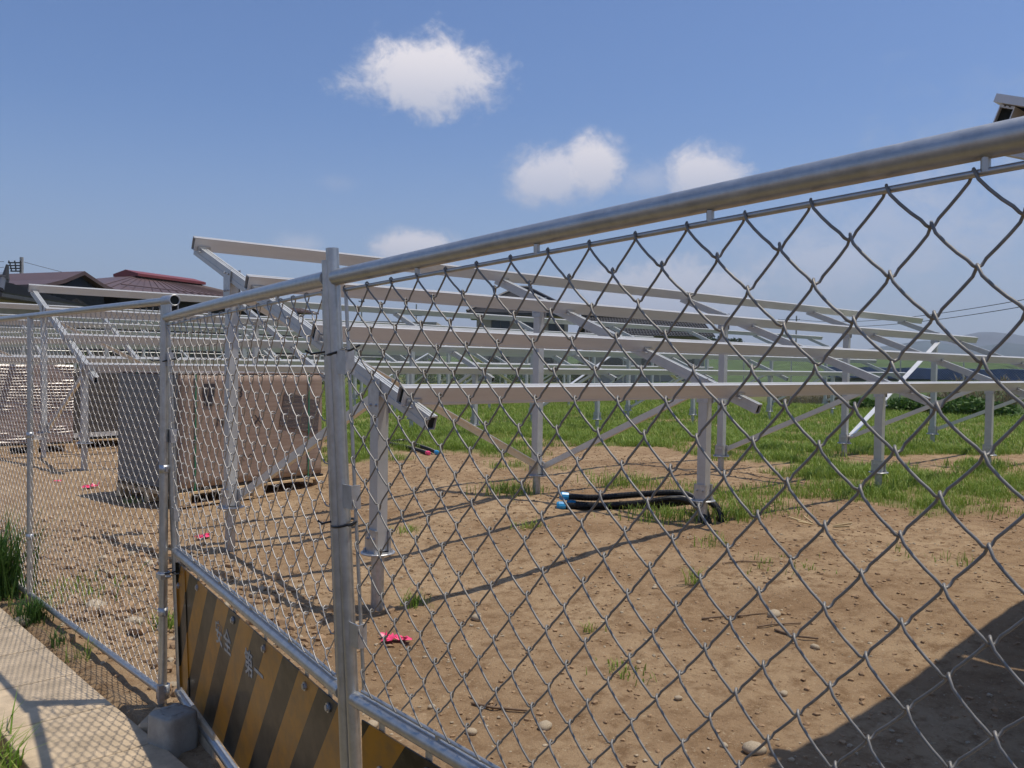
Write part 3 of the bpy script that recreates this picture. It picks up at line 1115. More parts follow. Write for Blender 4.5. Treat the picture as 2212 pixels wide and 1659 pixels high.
# solar panels already fixed on the rack at the right edge
pan = empty('solar_panel')
pan.parent = rack0
mb = MB()
pw, ph = 1.640, 0.985
fr = MB()
e1, e2 = SDIR * ph, UX * pw
O_ = Vector((0, 0, 0))
for (p, q, s_, a0, a1) in ((O_, e2, SDIR, 0, 0.03), (e1, e1 + e2, SDIR, -0.03, 0), (SDIR * 0.03, SDIR * (ph - 0.03), UX, 0, 0.03), (SDIR * 0.03 + e2, SDIR * (ph - 0.03) + e2, UX, -0.03, 0)):
    fr.bar(p, q, s_, NDIR, a0, a1, 0.002, 0.034)
fr.build('frame', M['alu'], pan)
gl = MB()
gl.bar(SDIR * 0.03 + UX * 0.03, SDIR * 0.03 + UX * (pw - 0.03), SDIR, NDIR, 0, ph - 0.06, 0.025, 0.031)
gl.build('cell_glass', M['cell'], pan)
bs = MB()
bs.bar(SDIR * 0.03 + UX * 0.03, SDIR * 0.03 + UX * (pw - 0.03), SDIR, NDIR, 0, ph - 0.06, 0.018, 0.0245)
bs.build('backsheet', M['backsheet'], pan)
chp = child_map(pan)
first = True
for r_ in range(3):
    for c_ in range(6):
        o = pan if first else copy_tree(pan, rack0, chp)
        first = False
        p = slope_pt(0.045 - (r_ + 1) * 1.012 * math.cos(SL), 0.001)
        ux = -0.02 + c_ * 1.665
        o.location = (ux, p.y, p.z)

# ---------------------------------------------------------------- pallets and wrapped loads
def pallet(loc, rz, lx, ly, label):
    root = empty('wooden_pallet', loc, rz, label, 'pallet', 'wooden pallets under the wrapped loads')
    n = 6
    for k in range(n):
        bw = ly / (n * 1.25)
        y = k * (ly - bw) / (n - 1)
        MB().box((0, y, 0.126), (lx, y + bw, 0.148)).build('deck_board', M['wood'], root)
    for y in (0, ly / 2 - 0.045, ly - 0.09):
        MB().box((0.0, y, 0.0), (lx, y + 0.09, 0.020)).build('bottom_board', M['wood'], root)
        for x in (0, lx / 2 - 0.07, lx - 0.14):
            MB().box((x + 0.002, y - 0.003, 0.020), (x + 0.138, y + 0.087, 0.1028)).build('block', M['wood'], root)
    for x in (0, lx / 2 - 0.07, lx - 0.14):
        MB().box((x, -0.004, 0.103), (x + 0.14, ly, 0.1258)).build('stringer_board', M['wood'], root)
    return root


def wrap_mat(name, col, col2, gloss, bumps):
    """cardboard under wrinkled stretch film"""
    m_ = bpy.data.materials.new(name)
    m_.use_nodes = True
    t_ = m_.node_tree
    b = t_.nodes['Principled BSDF']
    b.inputs['Roughness'].default_value = 0.75
    b.inputs['Coat Weight'].default_value = gloss
    b.inputs['Coat Roughness'].default_value = 0.12
    co = t_.nodes.new('ShaderNodeTexCoord')
    mp = t_.nodes.new('ShaderNodeMapping')
    mp.inputs['Scale'].default_value = (1.3, 1.3, 26)
    mp.inputs['Rotation'].default_value = (0, R(2.0), 0)
    t_.links.new(co.outputs['Object'], mp.inputs[0])
    n = t_.nodes.new('ShaderNodeTexNoise')
    n.inputs['Scale'].default_value = 1.6
    n.inputs['Detail'].default_value = 6
    n.inputs['Roughness'].default_value = 0.7
    t_.links.new(mp.outputs[0], n.inputs['Vector'])
    mx = t_.nodes.new('ShaderNodeMix')
    mx.data_type = 'RGBA'
    mx.inputs[6].default_value = (*col, 1)
    mx.inputs[7].default_value = (*col2, 1)
    rp = t_.nodes.new('ShaderNodeMapRange')
    rp.inputs[1].default_value = 0.38
    rp.inputs[2].default_value = 0.66
    t_.links.new(n.outputs['Fac'], rp.inputs[0])
    t_.links.new(rp.outputs[0], mx.inputs[0])
    t_.links.new(mx.outputs[2], b.inputs['Base Color'])
    bp_ = t_.nodes.new('ShaderNodeBump')
    bp_.inputs['Strength'].default_value = bumps
    bp_.inputs['Distance'].default_value = 0.03
    t_.links.new(n.outputs['Fac'], bp_.inputs['Height'])
    t_.links.new(bp_.outputs[0], b.inputs['Coat Normal'])
    return m_


M['wrap_a'] = wrap_mat('film_over_brown_carton', (0.245, 0.165, 0.120), (0.330, 0.238, 0.180), 0.40, 0.40)
M['wrap_b'] = wrap_mat('shiny_film_over_carton', (0.24, 0.15, 0.105), (0.34, 0.24, 0.18), 0.95, 1.0)
M['film'] = wrap_mat('glossy_stretch_film', (0.26, 0.165, 0.12), (0.36, 0.26, 0.20), 1.0, 0.3)
M['film'].node_tree.nodes['Principled BSDF'].inputs['Coat Roughness'].default_value = 0.30
M['film'].node_tree.nodes['Principled BSDF'].inputs['Coat IOR'].default_value = 2.2
M['wrap_c'] = wrap_mat('film_over_dark_frames', (0.045, 0.040, 0.036), (0.10, 0.085, 0.07), 0.5, 0.6)
M['wrap_end'] = wrap_mat('film_over_shaded_grey_frames', (0.125, 0.13, 0.12), (0.175, 0.175, 0.16), 0.4, 0.5)  # grey of the frames, darkened to paint the end face's shadow
M['wrap_net'] = wrap_mat('black_stretch_film', (0.035, 0.030, 0.035), (0.16, 0.11, 0.085), 0.55, 0.9)

PA = dict(loc=(3.62, 8.88, 0.0), rz=R(9.8), lx=1.98, ly=1.26)
pal_a = pallet(PA['loc'], PA['rz'], 1.98, 1.26, 'pine pallet under the brown film wrapped carton behind the gate')


def rounded_load(name, loc, rz, lo, hi, mat_, label, cat):
    root = empty(name, loc, rz, label, cat, 'film wrapped loads on pallets')
    bm_ = bmesh.new()
    bmesh.ops.create_cube(bm_, size=1)
    for v in bm_.verts:
        v.co = Vector((lo[i] + (v.co[i] + 0.5) * (hi[i] - lo[i]) for i in range(3)))
    bmesh.ops.bevel(bm_, geom=[e for e in bm_.edges], offset=0.012, segments=2, affect='EDGES')
    bmesh.ops.subdivide_edges(bm_, edges=[e for e in bm_.edges if e.calc_length() > 0.3], cuts=14, use_grid_fill=True)
    for v in bm_.verts:
        k = 0.010
        f = float(fbm(np.array(v.co.x * 3 + v.co.y * 2), np.array(v.co.z * 11 + v.co.y), 3)) - 0.5
        cx = (v.co.x - (lo[0] + hi[0]) / 2) / (hi[0] - lo[0])
        cy = (v.co.y - (lo[1] + hi[1]) / 2) / (hi[1] - lo[1])
        v.co += Vector((cx, cy, 0)) * k * f * 2
    me_ = bpy.data.meshes.new('wrapped_carton')
    bm_.to_mesh(me_)
    bm_.free()
    for p in me_.polygons:
        p.use_smooth = True
    me_.materials.append(mat_)
    o = bpy.data.objects.new('wrapped_carton', me_)
    COL.objects.link(o)
    o.parent = root
    return root


la = rounded_load('wrapped_load', PA['loc'], PA['rz'], (0.02, 0.05, 0.175), (1.95, 1.24, 1.395), M['wrap_a'], 'brown carton load in clear film with green straps on the pallet behind the gate', 'wrapped load')
MB().box((0.01, 0.042, 0.1485), (1.965, 1.25, 0.174)).build('base_tray', M['black_plastic'], la)
for x in (0.20, 1.72):
    s_ = MB()
    s_.box((x, 0.036, 0.14), (x + 0.018, 0.0385, 1.40))
    s_.box((x, 0.0385, 1.4105), (x + 0.018, 1.25, 1.4130))
    s_.build('strap', M['strap'], la)
for y in (0.40, 0.85):
    s_ = MB()
    s_.box((0.011, y, 0.14), (0.0140, y + 0.016, 1.40))
    s_.build('strap', M['strap'], la)
MB().add([(1.30, 0.040, 0.80), (1.87, 0.040, 0.66), (1.90, 0.040, 1.06), (1.37, 0.040, 1.19), (1.30, 0.0425, 0.80), (1.87, 0.0425, 0.66), (1.90, 0.0425, 1.06), (1.37, 0.0425, 1.19)], [(0, 1, 2, 3), (7, 6, 5, 4), (0, 4, 5, 1), (1, 5, 6, 2), (2, 6, 7, 3), (3, 7, 4, 0)]).build('black_film_patch', M['wrap_net'], la)
MB().box((0.0065, 0.06, 0.18), (0.0105, 1.23, 1.385)).build('shaded_end_film', M['wrap_end'], la)  # sheet carrying the painted shadow side of the load
MB().box((0.012, 0.20, 0.42), (0.0145, 0.72, 0.74)).build('paper_label', M['label_white'], la)
for (tx, x, z, s_) in (('\u25a0', 0.37, 1.205, 0.20), ('\u25a0', 0.37, 1.095, 0.15), ('E3', 0.72, 1.185, 0.17), ('MOT', 0.60, 0.865, 0.13), ('X', 1.00, 0.875, 0.15), ('\u2191\u2191', 0.86, 0.45, 0.12)):
    letters(tx, s_, M['ink'], la, (x, 0.0405, z), (R(90), 0, 0), 0.0004)
cv = MB()                                             # slack clear film over the top
cv.box((0.015, 0.046, 1.3955), (1.96, 1.245, 1.4085))
o = cv.build('top_film', M['wrap_b'], la)

PB = dict(loc=(2.52, 15.45, 0.0), rz=R(-10))
pal_b = pallet((2.45, 15.22, 0.0), R(-3), 1.98, 1.26, 'pine pallet under the glittering film wrapped load at the far left')
lb = rounded_load('wrapped_load', (2.45, 15.22, 0.0), R(-3), (0.02, 0.05, 0.175), (1.95, 1.24, 1.42), M['wrap_b'], 'carton load in glittering stretch film at the far left', 'wrapped load')
MB().box((0.0, 0.045, 0.1485), (1.98, 1.25, 0.174)).build('base_tray', M['black_plastic'], lb)

def folded_film(name, parent, x0, x1, z0, z1, y, seed, mk, amp=0.0195):
    """stretch film drawn into sharp horizontal folds"""
    def saw(p):
        q = (p / (2 * np.pi)) % 1.0
        return np.where(q < 0.72, q / 0.72, (1 - q) / 0.28) * 2 - 1
    nx_, nz_ = 80, 300
    xs, zs = np.meshgrid(np.linspace(x0, x1, nx_), np.linspace(z0, z1, nz_), indexing='ij')
    ph = zs * 2 * np.pi / 0.046 + 5 * fbm(xs * 1.1 + seed, zs * 2.5, 2) + 1.2 * xs
    env = 0.06 + 0.68 * sst(fbm(xs * 1.9 + seed * 3, zs * 5.5 + 4, 3) + 0.13 * (zs - z0) / (z1 - z0), 0.50, 0.62)
    d_ = amp * env * saw(ph) + 0.004 * (fbm(xs * 9, zs * 30 + seed, 2) - 0.5) + 0.02 * (fbm(xs * 1.5, zs * 1.5 + seed, 2) - 0.5) + 0.020 * (fbm(xs * 7 + 3, zs * 4 + seed, 2) - 0.5)
    V_ = np.stack([xs.ravel(), (y + d_).ravel(), zs.ravel()], -1)
    i_ = np.arange(xs.size).reshape(xs.shape)
    return np_mesh(name, V_, np.stack([i_[:-1, :-1], i_[1:, :-1], i_[1:, 1:], i_[:-1, 1:]], -1).reshape(-1, 4), M[mk], parent, smooth=True)


folded_film('stretch_film', lb, 0.0, 1.97, 0.18, 1.43, 0.022, 2, 'film')
pal_c = pallet((4.48, 15.55, 0.0), R(4), 1.98, 1.26, 'pine pallet with a loose aluminium bar in front, behind the brown load')
lc = rounded_load('wrapped_load', (4.48, 15.55, 0.0), R(4), (0.02, 0.16, 0.175), (1.95, 1.24, 1.36), M['wrap_c'], 'dark film wrapped load standing in the shade behind the brown load', 'wrapped load')
MB().box((0.0, 0.10, 0.1485), (1.98, 1.25, 0.174)).build('base_tray', M['black_plastic'], lc)
MB().box((1.62, 0.10, 0.20), (1.93, 0.155, 1.36)).build('carton_flap', M['wrap_b'], lc)
folded_film('stretch_film', lc, 1.60, 1.95, 0.9, 1.37, 0.095, 5, 'film')
mb = MB()
hollow(mb, Vector((3.75, 15.18, 0.30)), Vector((6.2, 15.46, 0.31)), Vector((0, 1, 0)), Vector((0, 0, 1)), 0.05, 0.07)
tag(mb.build('aluminium_bar', M['alu']), 'loose bright aluminium bar laid along the front edge of the pallets', 'metal bar')
for (x, y, lab) in ((3.95, 15.22, 'left'), (5.9, 15.44, 'right')):
    pass
mb = MB()
mb.box((3.80, 15.10, 0.0), (3.90, 15.20, 0.229))
mb.box((5.85, 15.34, 0.0), (5.95, 15.44, 0.239))
tag(mb.build('timber_packer', M['wood']), 'timber packers under the loose aluminium bar', 'timber')

# ---------------------------------------------------------------- cable conduits
def ribbed(pts, r, pitch=0.014):
    pts = [Vector(p) for p in pts]
    # Catmull-Rom resample
    P = []
    ext = [pts[0] * 2 - pts[1]] + pts + [pts[-1] * 2 - pts[-2]]
    for i in range(len(pts) - 1):
        a, b, c, d = ext[i:i + 4]
        for k in range(24):
            s = k / 24
            P.append(0.5 * ((2 * b) + (c - a) * s + (2 * a - 5 * b + 4 * c - d) * s * s + (3 * b - a - 3 * c + d) * s ** 3))
    P.append(pts[-1])
    L = [0]
    for i in range(1, len(P)):
        L.append(L[-1] + (P[i] - P[i - 1]).length)
    n = int(L[-1] / (pitch / 2))
    A = np.array([list(p) for p in P])
    Q = np.stack([np.interp(np.linspace(0, L[-1], n), L, A[:, k]) for k in range(3)], -1)
    return [Vector(q) for q in Q], [r if i % 2 else r * 0.82 for i in range(n)]


gz = lambda x, y: float(ground_z(x, y))


def conduit(pts, r, label, group, wires=False, end='blue_tape'):
    root = empty('cable_conduit', (0, 0, 0), 0, label, 'conduit', group)
    P, rad = ribbed([(x, y, gz(x, y) + z) for x, y, z in pts], r)
    MB().tube(P, r, 10, radii=rad, smooth=False).build('ribbed_tube', M['black_plastic'], root)
    a, b = P[0], P[min(12, len(P) - 1)]
    d_ = (a - b).normalized()
    mb_ = MB()
    mb_.lathe([(0, 0.052), (r * 0.9, 0.050), (r * 1.2, 0.03), (r * 1.12, -0.035)], a, 10, d_, smooth=False)
    mb_.build('taped_end', M[end], root)
    return root


g1 = 'black ribbed conduits arching out of the ground by the front rack'
conduit([(6.08, 5.70, 0.100), (6.30, 5.51, 0.105), (6.62, 5.22, 0.135), (6.86, 4.95, 0.165), (6.80, 4.70, 0.14), (6.62, 4.46, 0.06), (6.44, 4.27, -0.10)], 0.034, 'uppermost black ribbed conduit with a blue taped end beside the second front post', g1)
conduit([(6.02, 5.68, 0.03), (6.25, 5.47, 0.035), (6.55, 5.20, 0.05), (6.76, 4.93, 0.12), (6.70, 4.66, 0.12), (6.52, 4.42, 0.05), (6.34, 4.24, -0.10)], 0.034, 'front black ribbed conduit with a blue taped end lying on the dirt', g1)
conduit([(6.14, 5.66, 0.028), (6.35, 5.45, 0.03), (6.68, 5.16, 0.028), (6.93, 4.90, 0.07), (6.90, 4.64, 0.13), (6.74, 4.40, 0.07), (6.55, 4.22, -0.10)], 0.034, 'rear black ribbed conduit nearest the second front post', g1)
g2 = 'black conduits lying behind the first rack'
conduit([(8.05, 10.20, 0.03), (8.25, 10.7, 0.05), (8.55, 11.5, 0.05), (8.75, 12.1, 0.04), (8.0, 12.3, -0.05)], 0.030, 'upper black conduit with a blue end behind the near front post', g2)
conduit([(7.95, 10.28, 0.03), (8.1, 10.8, 0.04), (8.25, 11.5, 0.04), (8.3, 12.1, 0.03), (7.6, 12.2, -0.05)], 0.030, 'lower black conduit with an orange wire tip behind the near front post', g2, end='pink')
conduit([(6.9, 11.2, 0.10), (7.0, 11.4, 0.24), (7.25, 11.6, 0.22), (7.5, 11.75, -0.05)], 0.030, 'short black conduit stub curling up behind the rear post bracket', g2, end='straw')

# ---------------------------------------------------------------- litter, stones and twigs
def crumple(loc, sx_, label):
    r_ = np.random.default_rng(int(loc[0] * 100))
    n = 9
    V_, F_2 = [], []
    for i in range(n):
        for j in range(6):
            V_.append(((i / n - 0.5) * 0.30 * sx_ + r_.normal(0, 0.012), (j / 6 - 0.5) * 0.13 * sx_ + r_.normal(0, 0.012), 0.012 + abs(r_.normal(0, 0.028)) * sx_))
    for i in range(n - 1):
        for j in range(5):
            a = i * 6 + j
            F_2.append((a, a + 6, a + 7, a + 1))
    o = MB().add(V_, F_2).build('pink_tape_scrap', M['pink'])
    o.location = (loc[0], loc[1], gz(*loc))
    o.rotation_euler = (0, 0, r_.uniform(0, 3))
    tag(o, label, 'tape scrap', 'pink tape scraps on the ground')
    return o


crumple((2.79, 3.965), 0.52, 'crumpled bright pink tape just inside the nearest gate panel')
crumple((2.845, 3.905), 0.42, 'smaller pink tape scrap lying just in front of the crumpled one')
crumple((3.33, 10.75), 0.75, 'flat pink tape on the ground left of the brown wrapped load')
crumple((3.20, 11.6), 0.28, 'small pink tape scrap furthest back by the left rack post')
crumple((3.15, 7.20), 0.5, 'tiny pink tape scrap by the foot of the rear rack post')


def rock_mesh(name, seed, r=1.0, flat=0.6, sub=2, matk='stone'):
    bm_ = bmesh.new()
    bmesh.ops.create_icosphere(bm_, subdivisions=sub, radius=1)
    rr = np.random.default_rng(seed)
    off = rr.uniform(0, 50, 3)
    for v in bm_.verts:
        k = 0.75 + 0.5 * float(fbm(np.array(v.co.x * 1.1 + off[0] + v.co.z), np.array(v.co.y * 1.1 + off[1]), 2))
        v.co = Vector((v.co.x * r * k, v.co.y * r * k * 0.75, v.co.z * r * k * flat))
    me_ = bpy.data.meshes.new(name)
    bm_.to_mesh(me_)
    bm_.free()
    me_.materials.append(M[matk])
    for p in me_.polygons:
        p.use_smooth = sub > 1
    return me_


rocks = [rock_mesh('stone', s) for s in range(5)]
for (x, y, r_, lab) in ((3.10, 1.83, 0.060, 'smooth tan oval stone at the bottom right in front of the dark shadow'), (3.03, 1.93, 0.026, 'small flat stone left of the oval one near the shadow edge'),
                        (4.35, 2.22, 0.034, 'rounded stone right at the edge of the big shadow'), (3.72, 2.05, 0.032, 'grey stone half inside the shadow edge'),
                        (4.62, 2.62, 0.06, 'broad pale half buried stone above the shadow edge'), (2.35, 2.72, 0.034, 'pale stone beside the twig near the middle gate rail'),
                        (2.62, 2.55, 0.05, 'tan rock seen between the twig and the bottom of the mesh'), (2.08, 3.05, 0.042, 'chunky tan rock right behind the middle rail'),
                        (2.40, 3.05, 0.026, 'small dark stone left of the twig'), (4.62, 3.50, 0.026, 'brown angular stone standing alone on open dirt'),
                        (3.55, 2.78, 0.022, 'white pebble lying on bare dirt in the middle'), (3.40, 3.9, 0.05, 'flat clod sitting by the first rail shadow'),
                        (3.30, 2.35, 0.026, 'long grey stone left of the big shadow tip'), (7.3, 3.05, 0.04, 'dark stone on bare dirt at the right edge'),
                        (1.75, 5.55, 0.10, 'white lump of stone inside the left fence'), (1.82, 5.1, 0.07, 'pale stone inside the left fence nearer the post'), (1.36, 5.60, 0.07, 'white stone beside the grass tuft at the gutter')):
    o = bpy.data.objects.new('stone', rocks[int(x * 37) % 5])
    COL.objects.link(o)
    o.location = (x, y, gz(x, y) + r_ * 0.25)
    o.scale = (r_ * 0.82, r_ * 0.82, r_ * 0.75)
    o.rotation_euler = (0, 0, x * 17)
    tag(o, lab, 'stone', 'stones on the dirt')

for pts, r_, lab in (([(4.33, 2.93), (4.40, 2.84), (4.52, 2.76), (4.66, 2.66)], 0.007, 'long curved brown twig on the dirt at the right'),
                     ([(4.40, 2.60), (4.47, 2.55), (4.60, 2.44)], 0.006, 'short grey twig below the long curved one'), ([(4.42, 2.50), (4.40, 2.38), (4.44, 2.25)], 0.008, 'tan stick pointing into the shadow'),
                     ([(2.57, 2.97), (2.60, 2.86), (2.68, 2.72)], 0.008, 'forked twig behind the middle rail of the near panel'), ([(5.35, 3.45), (5.5, 3.38), (5.62, 3.2)], 0.006, 'thin twig lying on bare dirt at the right')):
    mb = MB()
    P = [(x, y, gz(x, y) + r_ * 1.2 + 0.004 * (i % 2)) for i, (x, y) in enumerate(pts)]
    mb.tube(P, r_, 6, radii=[r_ * (1 - 0.18 * i) for i in range(len(P))])
    mb.tube([P[1], Vector(P[1]) + Vector((0.06, 0.03, 0.012))], r_ * 0.5, 5)
    tag(mb.build('twig', M['twig']), lab, 'twig', 'dry twigs on the dirt')

# pebbles and clods strewn over the dirt
pv, pf = [], []
base = 0
ico = bmesh.new()
bmesh.ops.create_icosphere(ico, subdivisions=1, radius=1)
iv = np.array([v.co[:] for v in ico.verts])
ifc = np.array([[v.index for v in f.verts] for f in ico.faces])
ico.free()


def strew(n, xr, yr, r0, r1, name, matk, flat=0.6, cond=None, seed=1):
    g = np.random.default_rng(seed)
    x = g.uniform(*xr, n)
    y = g.uniform(*yr, n)
    keep = cond(x, y) if cond is not None else np.ones(n, bool)
    x, y = x[keep], y[keep]
    n = len(x)
    r = r0 * (r1 / r0) ** (g.random(n) ** 2.6)
    z = ground_z(x, y)
    ang = g.uniform(0, 2 * np.pi, n)
    asp = g.uniform(0.55, 1.0, n)
    jit = 1 + g.normal(0, 0.17, (n, len(iv)))
    P = iv[None] * jit[:, :, None]
    px = P[:, :, 0] * r[:, None]
    py = P[:, :, 1] * (r * asp)[:, None]
    pz = P[:, :, 2] * (r * flat)[:, None]
    c, s = np.cos(ang)[:, None], np.sin(ang)[:, None]
    V_ = np.stack([px * c - py * s + x[:, None], px * s + py * c + y[:, None], pz + (z + r * flat * 0.25)[:, None]], -1).reshape(-1, 3)
    F_2 = (ifc[None] + (np.arange(n) * len(iv))[:, None, None]).reshape(-1, 3)
    o = np_mesh(name, V_, F_2, M[matk])
    tag(o, kind='stuff')
    return o


notshade = lambda x, y: (grass_mask(x, y) < 0.5) & (x > 1.42)
strew(6000, (1.45, 8.5), (1.0, 8.5), 0.003, 0.016, 'pebbles', 'stone', cond=lambda x, y: notshade(x, y) & (fbm(x * 1.3, y * 1.3, 2) > 0.40), seed=3)
strew(22000, (1.45, 11), (0.9, 10), 0.003, 0.021, 'dirt_crumbs', 'clod', cond=lambda x, y: notshade(x, y), seed=4)
strew(2600, (1.45, 3.4), (3.9, 9.0), 0.012, 0.055, 'dirt_clods', 'clod', 0.7, cond=lambda x, y: np.random.default_rng(2).random(len(x)) < rough_zone(x, y), seed=5)
strew(420, (1.45, 3.2), (4.0, 8.0), 0.010, 0.045, 'pale_rubble', 'stone', 0.7, cond=lambda x, y: np.random.default_rng(3).random(len(x)) < rough_zone(x, y) * 0.8, seed=6)
strew(160, (0.90, 1.42), (3.0, 8.0), 0.003, 0.010, 'gutter_grit', 'stone', cond=lambda x, y: x > 1.345, seed=8)

# ---------------------------------------------------------------- grass
def blades(name, x, y, h_, w_, bend, matk, seed, z=None):
    g = np.random.default_rng(seed)
    n = len(x)
    z = ground_z(x, y) - 0.005 if z is None else z
    ang = g.uniform(0, 2 * np.pi, n)
    dx, dy = np.cos(ang), np.sin(ang)
    bd = g.uniform(0.15, 1.0, n) * bend * h_
    sxv, syv = -dy * w_ / 2, dx * w_ / 2
    tx, ty = dx * bd, dy * bd
    a = np.stack([x - sxv, y - syv, z], -1)
    b = np.stack([x + sxv, y + syv, z], -1)
    c = np.stack([x + sxv * 0.75 + tx * 0.35, y + syv * 0.75 + ty * 0.35, z + h_ * 0.58], -1)
    d = np.stack([x - sxv * 0.75 + tx * 0.35, y - syv * 0.75 + ty * 0.35, z + h_ * 0.58], -1)
    e = np.stack([x + tx, y + ty, z + h_ * g.uniform(0.75, 1.0, n)], -1)
    V_ = np.stack([a, b, c, d, e], 1).reshape(-1, 3)
    k = (np.arange(n) * 5)[:, None, None]
    T = (np.array([[0, 1, 2], [0, 2, 3], [3, 2, 4]])[None] + k).reshape(-1, 3)
    return np_mesh(name, V_, T, M[matk])


def scatter(n, xr, yr, seed, maskpow=1.0, lim=0.15):
    g = np.random.default_rng(seed)
    x, y = g.uniform(*xr, n), g.uniform(*yr, n)
    mk = grass_mask(x, y)
    tuft = fbm(x * 5.2, y * 5.2, 2)
    keep = (g.random(n) < (mk ** maskpow) * np.clip((tuft - 0.36) * 5, 0.05, 1)) & (mk > lim)
    return x[keep], y[keep]


g = np.random.default_rng(21)
x, y = scatter(420000, (5.0, 16), (2.2, 14), 22)
o = blades('grass', x, y, g.uniform(0.05, 0.15, len(x)) * (0.6 + 0.6 * grass_mask(x, y)), g.uniform(0.004, 0.009, len(x)), 0.9, 'grass', 23)
tag(o, kind='stuff')
x, y = scatter(300000, (9, 30), (4, 42), 24)
o = blades('grass', x, y, g.uniform(0.06, 0.19, len(x)), g.uniform(0.010, 0.022, len(x)), 1.0, 'grass', 25)
tag(o, kind='stuff')


def tuft(x, y, n, spread, hgt, label, matk='grass_dark', name='grass_tuft', group='grass tufts and weeds', wd=0.006, cat='grass tuft', bend=0.9):
    r_ = np.random.default_rng(int(x * 1000 + y * 77))
    xs = r_.normal(0, spread, n)
    ys = r_.normal(0, spread, n)
    zz = np.zeros(n) - 0.006
    o = blades(name, xs, ys, r_.uniform(0.4, 1.0, n) * hgt, r_.uniform(0.6, 1.2, n) * wd, bend, matk, int(x * 991), zz)
    o.location = (x, y, gz(x, y))
    return tag(o, label, cat, group)


tuft(1.39, 6.35, 420, 0.085, 0.66, 'tall weed clump outside the fence at the left edge', wd=0.012, cat='weed', name='weed_clump')
tuft(1.42, 5.62, 260, 0.042, 0.20, 'dense grass tuft between the gutter and the left fence post', wd=0.007)
tuft(1.41, 5.05, 34, 0.03, 0.17, 'thin grass tuft in the dirt strip below the fence')
tuft(1.42, 4.75, 22, 0.03, 0.15, 'sparse yellowish grass tuft nearer the foot block', 'grass')
tuft(0.80, 3.92, 70, 0.04, 0.17, 'long bladed grass overhanging the gutter at the bottom left', 'grass', wd=0.008, bend=1.6)
tuft(0.76, 3.62, 130, 0.05, 0.18, 'bright grass clump in the bottom left corner', 'grass', wd=0.008, bend=1.4)
tuft(0.76, 4.6, 120, 0.06, 0.16, 'low grass clump beyond the gutter at the left edge', 'grass', wd=0.007, bend=1.4)
tuft(1.95, 4.95, 70, 0.05, 0.13, 'small green weed on the clods inside the left fence', 'grass', wd=0.012)
tuft(1.78, 6.1, 110, 0.20, 0.16, 'loose green weeds just inside the left fence', 'grass', wd=0.010)
tuft(3.40, 9.62, 60, 0.07, 0.10, 'green sprouts at the foot of the brown load', 'grass')
for (x, y, n, s_, h_, lab) in ((3.33, 4.42, 90, 0.06, 0.10, 'flat grass sprig beside the first rail shadow'), (3.75, 3.30, 26, 0.05, 0.07, 'tiny sprig in the middle of the bare dirt'),
                               (3.35, 2.72, 46, 0.075, 0.07, 'greyish spread sprig with dry runners near the panel'), (4.85, 3.35, 22, 0.025, 0.20, 'tall two leafed sprig on bare dirt at the right'),
                               (4.55, 6.15, 70, 0.06, 0.09, 'low sprig near the rear post shadow'), (6.35, 6.75, 340, 0.16, 0.18, 'dark grass clump at the foot of the second rear post'),
                               (6.45, 4.75, 420, 0.20, 0.15, 'grass growing under the arching conduits'), (6.85, 4.35, 260, 0.14, 0.17, 'grass beside the second front post'),
                               (7.4, 4.5, 420, 0.26, 0.15, 'broad grass patch right of the second front post'), (5.2, 5.3, 60, 0.06, 0.10, 'small sprig left of the conduit ends'),
                               (9.3, 4.4, 500, 0.22, 0.22, 'dark grass clump at the third front post'), (7.9, 6.4, 420, 0.25, 0.18, 'grass patch between the rear posts'),
                               (5.6, 3.1, 50, 0.14, 0.07, 'thin dry grass at the right above the shadow')):
    tuft(x, y, n, s_, h_, lab, 'grass', wd=0.009)
mb = MB()
for k in range(7):
    a = k * 0.9
    p = Vector((7.0 + 0.05 * math.cos(a), 3.55 + 0.12 * math.sin(a), gz(7.0, 3.55) + 0.02))
    mb.tube([p, p + Vector((0.14 * math.cos(a), 0.16 * math.sin(a), 0.03))], 0.008, 5)
tag(mb.build('straw_bundle', M['straw']), 'scrap of yellow straw on the dirt at the right', 'straw')

# ---------------------------------------------------------------- boundary fence beyond the racks
def far_fence(p0, p1, label, top=1.85):
    d_ = Vector((p1[0] - p0[0], p1[1] - p0[1], 0))
    L = d_.length
    root = empty('boundary_fence', (p0[0], p0[1], float(ground_base(p0[0], p0[1]))), math.atan2(d_.y, d_.x), label, 'fence', 'boundary fences round the solar field')
    n = int(L / 2.0)
    pm = MB().tube([(0, 0, -0.1), (0, 0, top - 0.03)], 0.024, 8)
    first_ = None
    for k in range(n + 1):
        if first_ is None:
            first_ = pm.build('post', M['pipe'], root)
            q = first_
        else:
            q = bpy.data.objects.new('post', first_.data)
            COL.objects.link(q)
            q.parent = root
        q.location = (k * L / n, 0, 0)
    MB().tube([(0, 0, top), (L, 0, top)], 0.021, 8).build('top_rail', M['pipe'], root)
    w, z0, z1 = 0.080, 0.06, top
    hh = z1 - z0
    Vs, Fs = [], []
    r_ = 0.0030
    cnt = int((L + hh) / w)
    b_ = 0
    for s_ in (1, -1):
        for k in range(cnt):
            u0 = k * w - (hh if s_ > 0 else 0)
            a = np.array([u0, 0, z0]) if s_ > 0 else np.array([u0 , 0, z1])
            e = a + np.array([hh, 0, hh * s_])
            lo, hi = max(0, -a[0] / hh), min(1, (L - a[0]) / hh)
            if hi <= lo:
                continue
            P = np.array([a + (e - a) * lo, a + (e - a) * hi])
            V_, F_2 = np_tube(P, r_, 3)
            Vs.append(V_)
            Fs.append(F_2 + b_)
            b_ += len(V_)
    np_mesh('wire_mesh', np.concatenate(Vs), np.concatenate(Fs), M['wire_bright'], root)
    return root


